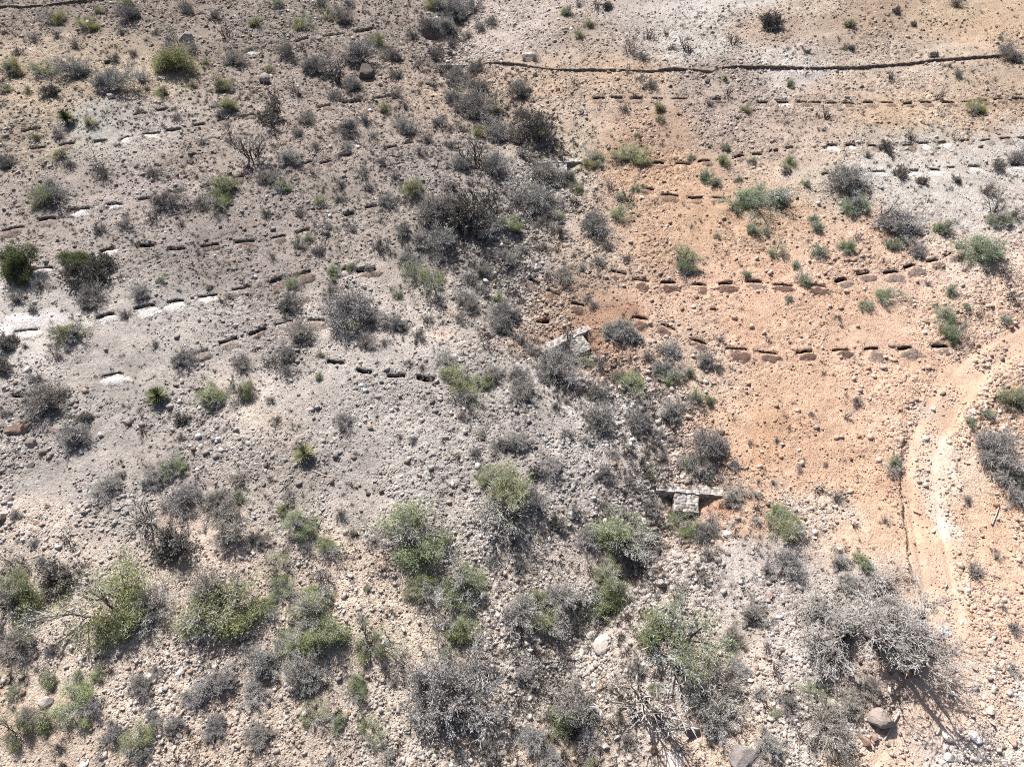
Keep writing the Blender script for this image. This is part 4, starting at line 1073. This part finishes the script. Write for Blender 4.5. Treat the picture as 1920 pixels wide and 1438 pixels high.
# ------------------------------------------------------------------ boulders
import bmesh
def boulder_mesh(sub, seed, ang=.5):
    bm = bmesh.new(); bmesh.ops.create_icosphere(bm, subdivisions=sub, radius=0.5)
    r2 = np.random.default_rng(seed)
    pl = [unit(r2.normal(size=3)) for _ in range(9)]; dd = r2.uniform(.22, .42, 9)
    for v in bm.verts:
        p = np.array(v.co)
        for n, d in zip(pl, dd):
            e = np.dot(p, n) - d
            if e > 0: p = p - n * e
        p += r2.normal(size=3) * .006
        v.co = p
    me = bpy.data.meshes.new('boulder'); bm.to_mesh(me); bm.free()
    return me
BM = [boulder_mesh(3, 50 + i) for i in range(8)]
for me in BM: me.materials.append(M['boulder'])
# px py width rgb flat(height/width)
BO = """350 75 28 165 160 158 .7;207 183 15 205 195 185 .8;300 147 18 210 205 200 .5;203 116 16 90 82 76 .5;361 289 16 120 112 105 .7;358 302 15 130 120 112 .6;377 312 9 150 140 132 .6;232 207 8 215 195 175 .6;315 73 12 120 112 105 .6
498 151 28 165 155 148 .7;686 140 36 105 98 92 .8;702 145 8 235 230 225 .5;806 157 24 140 128 118 .7;713 161 10 80 70 62 .5;670 274 12 225 220 215 .5;932 98 12 200 195 190 .5;861 246 10 215 208 205 .6;748 328 9 200 195 190 .7
989 109 28 185 172 160 .6;1004 139 16 180 170 160 .8;1089 210 18 150 140 132 .8;1046 168 13 110 85 72 .5;1142 135 9 160 130 110 .6;1326 153 15 130 115 108 .6;1030 18 9 210 200 195 .5;1746 212 9 225 200 175 .5;1757 216 8 225 200 175 .5;1641 22 5 230 225 215 .6
27 806 36 150 128 116 .6;47 804 24 172 140 120 .8;4 800 18 120 110 104 .7;58 830 22 165 152 146 .6;238 791 20 165 152 146 .5;4 972 24 125 112 104 .6;104 803 22 160 148 142 .3;78 846 18 150 140 134 .6;55 870 18 150 142 138 .5;66 980 14 190 165 145 .6
15 935 18 140 130 124 .6;560 905 14 165 155 150 .7;690 925 10 90 82 78 .6;500 870 14 130 122 118 .6;1362 1002 20 235 232 228 .5;1370 985 18 170 164 160 .5;1010 905 12 180 172 168 .6;1003 838 14 150 144 142 .7;1080 765 10 130 124 120 .6
85 1316 26 195 185 180 .6;333 1266 14 240 230 222 .6;308 1291 12 200 195 190 .6;65 1228 11 165 150 138 .7;398 1383 15 95 84 78 .7;415 1377 12 190 182 176 .7;435 1391 13 130 122 116 .6;157 1430 18 235 230 226 .4;41 1296 14 215 180 152 .5;350 1415 10 205 190 180 .6
182 1322 9 210 205 200 .6;228 1284 14 225 215 205 .3;930 1304 22 215 195 175 .6;637 1263 11 225 215 205 .5;651 1335 11 220 195 170 .6;886 1401 16 195 175 160 .7;765 1364 12 200 190 180 .7;545 1362 9 205 195 185 .7;932 1381 12 220 205 192 .7;925 1306 14 205 185 170 .6
1132 1206 44 196 186 176 .3;1110 1191 22 190 184 180 .6;1240 1093 24 175 165 158 .8;1236 1110 18 185 175 168 .8;1206 1109 18 170 160 152 .6;1186 1121 15 185 174 164 .7;1210 1122 12 190 178 168 .7;1293 1366 34 135 125 120 .9;1262 1431 48 235 222 210 .25;1396 1420 58 150 142 138 .35
1125 1288 15 215 180 150 .7;1061 1305 14 235 232 230 .6;1226 1406 15 190 150 120 .8;1077 1421 14 225 205 185 .6;1055 1153 16 190 178 168 .4;1017 1207 13 80 70 66 .6;1098 1263 14 185 178 175 .8;1125 1300 12 180 150 128 .7;1137 1397 16 205 195 188 .7;1180 1418 13 225 212 200 .7;1131 1419 10 200 185 170 .6;1158 1382 14 205 198 192 .7
1656 1352 52 168 156 147 .6;1774 1181 22 245 240 232 .6;1777 1378 24 238 226 212 .6;1859 1330 22 240 226 208 .7;1895 1320 10 242 232 220 .6;1831 1384 22 225 220 216 .5;1779 1419 22 246 240 232 .5;1624 1389 24 170 145 128 .7;1700 1261 20 195 160 132 .8;1571 1398 20 170 155 144 .7;1786 1276 12 235 210 188 .6;1443 1114 22 180 158 148 .6;1448 1086 15 150 145 142 .6
1899 1386 16 225 190 165 .6;1885 1431 18 238 226 215 .6;1760 1371 12 225 212 200 .6;1555 1412 30 222 195 172 .4;1773 1398 12 225 220 215 .7;1804 1166 9 240 228 215 .6;1814 1120 10 235 215 192 .6;1825 1420 9 230 215 200 .6;1600 1425 12 215 198 180 .6;1785 1298 14 242 230 216 .6;1665 1393 12 205 190 175 .6;1640 1385 20 175 150 135 .7"""
bl = [list(map(float, q.split())) for line in BO.splitlines() for q in line.split(';')]
BA = np.array(bl)
bx, by, bz = hit(BA[:, 0], BA[:, 1], 0.1)
bz = h_full(bx, by); bw = BA[:, 2] / scale_at(bx, by, bz) * .98
BOULD_XY = np.c_[bx, by, bw]
def tone_word(c):
    c = np.array(c); m = c.mean()
    if m > 215: return 'white' if c[0] - c[2] < 18 else 'cream-coloured'
    if c[0] - c[2] > 28: return 'orange-brown' if m < 185 else 'tan'
    return 'dark' if m < 115 else ('grey' if m < 172 else 'pale grey')
for i in range(len(BA)):
    fl = BA[i, 6]
    o = bpy.data.objects.new('boulder', BM[i % len(BM)]); C.objects.link(o)
    W = bw[i]
    o.location = (bx[i], by[i], bz[i] + W * fl * .22); o.rotation_euler = (random.uniform(-.2, .2), random.uniform(-.2, .2), random.uniform(0, 6.28))
    o.scale = (W * 1.12, W * random.uniform(.7, 1.0) * 1.1, W * fl * 1.15)
    o.color = (*(lin(BA[i, 3:6]) * .82), 1)
    tag(o, None, 'rock', 'large rocks lying on the slopes')
    size = 'small' if W < .5 else ('medium-sized' if W < .95 else 'big')
    later(o, BA[i, 0], BA[i, 1], f'{size} {tone_word(BA[i, 3:6])} ' + ('flat slab' if fl < .4 else 'boulder'))

# ------------------------------------------------------------------ scattered stones
def ico(sub):
    bm = bmesh.new(); bmesh.ops.create_icosphere(bm, subdivisions=sub, radius=0.5)
    v = np.array([p.co[:] for p in bm.verts]); f = np.array([[q.index for q in p.verts] for p in bm.faces]); bm.free(); return v, f
def variant(v, seed):
    r2 = np.random.default_rng(seed); v = v.copy()
    for k in range(8):
        n = unit(r2.normal(size=3)); d = r2.uniform(.13, .36)
        e = v @ n - d
        v = v - np.where(e > 0, e, 0)[:, None] * n
    return v + r2.normal(size=v.shape) * .012
I2, F2 = ico(2)
I1 = np.array([[x, y, z] for z in (-.42, .42) for y in (-.42, .42) for x in (-.42, .42)])
F1 = np.array([[0, 2, 3], [0, 3, 1], [4, 5, 7], [4, 7, 6], [0, 1, 5], [0, 5, 4], [2, 6, 7], [2, 7, 3], [0, 4, 6], [0, 6, 2], [1, 3, 7], [1, 7, 5]])
def chunk(seed):
    r2 = np.random.default_rng(seed); v = I1 + r2.uniform(-.17, .17, I1.shape); v[4:, :2] *= r2.uniform(.55, .95); return v
VAR1 = [chunk(100 + i) for i in range(14)]; VAR2 = [variant(I2, 200 + i) for i in range(12)]

def scatter_points(n_try):
    """candidates spread so that their density falls with distance"""
    px = rng.uniform(-120, 2040, n_try); py = rng.uniform(-60, 1560, n_try)
    x, y = plane_hit(px, py)
    return x, y
N = 1700000
# uniform in ground area over the seen trapezoid, thinned by the density map and by distance
ylo, yhi = -11.0, 150.0
u = rng.uniform(0, 1, N)
yy = ylo + (yhi - ylo) * u ** 1.55
hw = depth_of(0, yy, TS * yy) * 0.75 * 1.12 + 2
xx = rng.uniform(-1, 1, N) * hw
pdf_y = (1 / 1.55) * np.maximum(u, 1e-4) ** (1 / 1.0 * -0.55) / (yhi - ylo)      # d u / d y
dens = pdf_y * N / (2 * hw)                                             # candidates per square metre
S = soil_color(xx, yy)
gd = np.abs(xx - gully_x(yy))
want = S[:, 3] * 42.0 * (1 + 0.9 * np.exp(-(gd / 3.0) ** 2)) * np.clip(.95 + 2.9 * fbm(xx / 3.2, yy / 3.2, 3, 55), 0.08, 3)
dist = depth_of(xx, yy, TS * yy)
want = want * np.clip(42.0 / dist, 0, 1.25) ** 1.15
o_, i_ = road_st(xx, yy)
rutd = np.abs(np.abs(o_) - .72)
want = np.where(np.abs(o_) < 1.3, want * np.where(rutd < .25, .12, .5), want)
want = np.where((np.abs(o_) > 1.3) & (np.abs(o_) < 2.2), want * 1.5 + 3, want)
keep = rng.uniform(0, 1, N) < want / dens
for (cx, cy, ax, ay, dep) in PITS[:1]: keep &= ~(((xx - cx) / ax) ** 2 + ((yy - cy) / ay) ** 2 < .8)
xx, yy, S, gd, dist = xx[keep], yy[keep], S[keep], gd[keep], dist[keep]
for t in TR:
    rx, ry = xx - t['c'][0], yy - t['c'][1]
    s = rx * t['u'][0] + ry * t['u'][1]; q = rx * t['n'][0] + ry * t['n'][1]
    m = (np.abs(s) < t['L'] / 2 + .1) & (q > -t['w'] - .1) & (q < t['w'] + (.9 if t['sp'] != 'n' else .15))
    kp = ~m | ((q > t['w'] + .1) & (rng.uniform(0, 1, len(m)) < .25))
    xx, yy, S, gd, dist = xx[kp], yy[kp], S[kp], gd[kp], dist[kp]
for D in DAMS:
    rx, ry = xx - D['c'][0], yy - D['c'][1]
    s = rx * D['u'][0] + ry * D['u'][1]; q = rx * D['n'][0] + ry * D['n'][1]
    kp = ~((np.abs(s) < D['L'] / 2 + .1) & (q > -D['th'] / 2 - .1) & (q < D['th'] / 2 + D['al'] + .1))
    xx, yy, S, gd, dist = xx[kp], yy[kp], S[kp], gd[kp], dist[kp]
n = len(xx)
size = 0.061 * (rng.pareto(3.3, n) + 1) * S[:, 4] * (1 + .45 * np.exp(-(gd / 2.5) ** 2)) * (1 + 0.0085 * np.maximum(dist - 35, 0))
size = np.clip(size, .045, .38)
print('stones', n)
zz = h_full(xx, yy)
# stone tone: near the soil's, bleached, with odd ones darker
base = S[:, :3] * ALB
grey = base.mean(1, keepdims=True)
base = base * .72 + grey * .28
base = base * (1.02 * np.exp(rng.normal(0, .17, n)))[:, None]
red = rng.uniform(0, 1, n) < .10
base[red] *= np.array([.80, .66, .56])
wh = rng.uniform(0, 1, n) < .05
base[wh] = base[wh] * .5 + .34
base = np.clip(base, .03, .8)
size = np.where(S[:, 4] > 1.2, size * .9, size)
order = np.argsort(-(size / dist)); top = order[:205]; rest = order[205:]
# the largest as objects of their own
SINGLE = [variant(I2, 400 + i) for i in range(10)]
SM = []
for v in SINGLE:
    me = mk_mesh('rock', v, F2); me.materials.append(M['boulder']); SM.append(me)
for i in top:
    o = bpy.data.objects.new('rock', SM[int(i) % 10]); C.objects.link(o)
    s = size[i]
    o.location = (xx[i], yy[i], zz[i] + s * .12); o.rotation_euler = (random.uniform(-.3, .3), random.uniform(-.3, .3), random.uniform(0, 6.28))
    o.scale = (s * 1.2, s * .9, s * .7); o.color = (*base[i], 1)
    P = np.array([xx[i], yy[i]])
    side = 'gully bed' if gd[i] < 3 else ('road edge' if xx[i] > 14 and yy[i] < 25 and base[i][0] > base[i][2] * 1.35 else ('slope left of the gully' if xx[i] < gully_x(yy[i]) else 'slope right of the gully'))
    tag(o, 'loose rock larger than the rubble around it, on the ' + side, 'rock', 'loose rocks on the ' + side)

def merged_stones(idx, VAR, F, name, lo=0):
    nv = VAR[0].shape[0]; nf = len(F); k = len(idx)
    VA = np.stack(VAR)[rng.integers(0, len(VAR), k)]
    a = rng.uniform(0, 6.283, k); ca, sa = np.cos(a), np.sin(a)
    s = size[idx]
    sx = s * rng.uniform(.9, 1.5, k); sy = s * rng.uniform(.7, 1.05, k); sz = s * rng.uniform(.5, .9, k)
    X = VA[:, :, 0] * sx[:, None]; Y = VA[:, :, 1] * sy[:, None]; Z = VA[:, :, 2] * sz[:, None]
    tx, ty = rng.normal(0, .22, k), rng.normal(0, .22, k)
    Z2 = Z + X * tx[:, None] + Y * ty[:, None]
    X2 = X * ca[:, None] - Y * sa[:, None]; Y2 = X * sa[:, None] + Y * ca[:, None]
    V = np.stack([X2 + xx[idx][:, None], Y2 + yy[idx][:, None], Z2 + (zz[idx] + sz * .24)[:, None]], -1).reshape(-1, 3)
    Fc = (F[None] + (np.arange(k) * nv)[:, None, None]).reshape(-1, 3)
    col = np.repeat(base[idx], nv, 0)
    me = mk_mesh(name, V, Fc, col)
    return link(name, me, M['stone'])
nearb = rest[(size / dist)[rest] > 0.0085]; farb = rest[(size / dist)[rest] <= 0.0085]
print('near stones', len(nearb), 'far', len(farb))
tag(merged_stones(nearb, VAR2, F2, 'rubble'), 'loose angular rubble strewn over the gully and slopes', 'rubble', kind='stuff')
tag(merged_stones(farb, VAR1, F1, 'gravel'), 'small loose stones covering the whole hillside', 'gravel', kind='stuff')

# ------------------------------------------------------------------ dry grass tufts and dwarf shrubs
TD = [(100,60,3),(300,60,3),(500,50,3),(750,50,2.6),(300,180,1.6),(100,190,.8),(250,230,1.2),(500,250,2.6),(700,300,2.6),(300,290,1.6),(100,330,1.6),(450,350,2.2),(600,420,3),(750,420,2.6),(450,500,2),(250,450,1.2),(100,600,.8),(500,640,2),
      (300,700,.5),(700,650,1.2),(500,780,1),(700,850,.8),(150,900,.9),(350,850,1.1),(450,1050,1),(700,1100,.5),(900,1000,1.5),(850,600,2.4),(950,400,2.4),(900,200,2.4),(1000,550,2.2),(1050,800,2),(1150,950,2),(1050,60,.6),(1250,80,1.6),(1400,40,1.8),(1600,80,1.0),
      (1800,80,.5),(1150,180,.8),(1400,180,1.7),(1550,150,1.2),(1700,160,.8),(1700,240,1.1),(1500,250,1.0),(1300,260,.9),(1450,320,1),(1300,400,.5),(1500,450,.6),(1300,560,.5),(1500,600,.15),(1600,850,.15),(1800,350,1.2),(1850,300,1.5),(1800,500,.6),(1650,500,.5),(1400,800,.3),
      (1850,900,.4),(1350,1100,1.4),(1500,1100,.7),(1200,1300,1.3),(1000,1200,1.5),(400,1300,1.2),(150,1250,1.0),(700,1400,.8),(1600,1250,.8),(1850,1250,.3),(1450,1300,1.0),(1750,300,1.3)]
td = np.array(TD, float); tx_, ty_ = plane_hit(td[:, 0], td[:, 1]); tw_ = np.c_[_warp(tx_, ty_)]
NT = 130000
px = rng.uniform(-40, 1960, NT); py = rng.uniform(-30, 1500, NT)
gx_, gy_ = plane_hit(px, py)
a_, b_ = _warp(gx_, gy_)
d2 = (a_[:, None] - tw_[None, :, 0]) ** 2 + (b_[:, None] - tw_[None, :, 1]) ** 2
wg = 1 / (d2 + .001) ** 2
tdn = (wg @ td[:, 2]) / wg.sum(1)
dd = depth_of(gx_, gy_, TS * gy_)
# uniform pixel candidates -> weight by ground area per pixel, softened
wgt = tdn * np.clip(1 + 2.2 * fbm(gx_ / 4.0, gy_ / 4.0, 3, 99), .05, 3)
wgt = wgt * (np.clip(dd / 60, .25, 1.6)) ** 1.3
o_, _ = road_st(gx_, gy_)
gq = np.abs(gx_ - gully_x(gy_))
wgt = wgt * (1 + 2.2 * np.exp(-(gq / 5.0) ** 2)) * (1 + .8 * ((gy_ > 45) & (gx_ < gully_x(gy_))))
wgt[np.abs(o_) < 1.5] = 0
kp = rng.uniform(0, 1, NT) < wgt * .11
gx_, gy_, dd, px, py, gq = gx_[kp], gy_[kp], dd[kp], px[kp], py[kp], gq[kp]
gz_ = h_full(gx_, gy_)
ts = rng.lognormal(math.log(.46), .38, len(gx_)) * (1 + .004 * np.maximum(dd - 40, 0)); ts = np.clip(ts * (1 + .45 * np.exp(-(gq / 4.5) ** 2)), .2, 1.3)
print('tufts', len(gx_))
order = np.argsort(-ts / dd); tcol = rng.uniform(.48, 1.05, len(gx_))
for i in order[:280]:
    o = bpy.data.objects.new('dry_tuft', TUFT_ME[int(i) % 6]); C.objects.link(o)
    o.location = (gx_[i], gy_[i], gz_[i]); o.rotation_euler = (0, 0, random.uniform(0, 6.28)); s = ts[i]; o.scale = (s, s, s * .9)
    c = tcol[i]; o.color = (c, c * .98, c * .96, 1)
    left = gx_[i] < gully_x(gy_[i])
    sec = ('upper' if py[i] < 330 else ('middle' if py[i] < 720 else 'lower')) + (' slope left of the gully' if left else ' slope right of the gully')
    tag(o, 'small dry tuft of grass or dwarf shrub on the ' + sec, 'grass tuft', 'dry tufts on the ' + sec)
rest = order[280:]
V, F, k0 = [], [], 0
for i in rest:
    b = TUFTS[int(i) % 6]; v = np.array(b.v); f = np.array(b.f)
    sel = rng.permutation(len(f))[:34]; f = f[sel]
    vv = v[f.ravel()]; s = ts[i]; a = random.uniform(0, 6.28)
    X = vv[:, 0] * math.cos(a) - vv[:, 1] * math.sin(a); Y = vv[:, 0] * math.sin(a) + vv[:, 1] * math.cos(a)
    V.append(np.c_[X * s + gx_[i], Y * s + gy_[i], vv[:, 2] * s * .9 + gz_[i]]); F.append(np.arange(len(vv)).reshape(-1, 3) + k0); k0 += len(vv)
me = mk_mesh('dry_grass', np.concatenate(V), np.concatenate(F))
md = plant_mat('dry_grass_blade', (.21, .19, .17), .3, False)
tag(link('dry_grass', me, md), 'small dry grass tufts dotted over the slopes', 'grass', kind='stuff')

finish_labels()
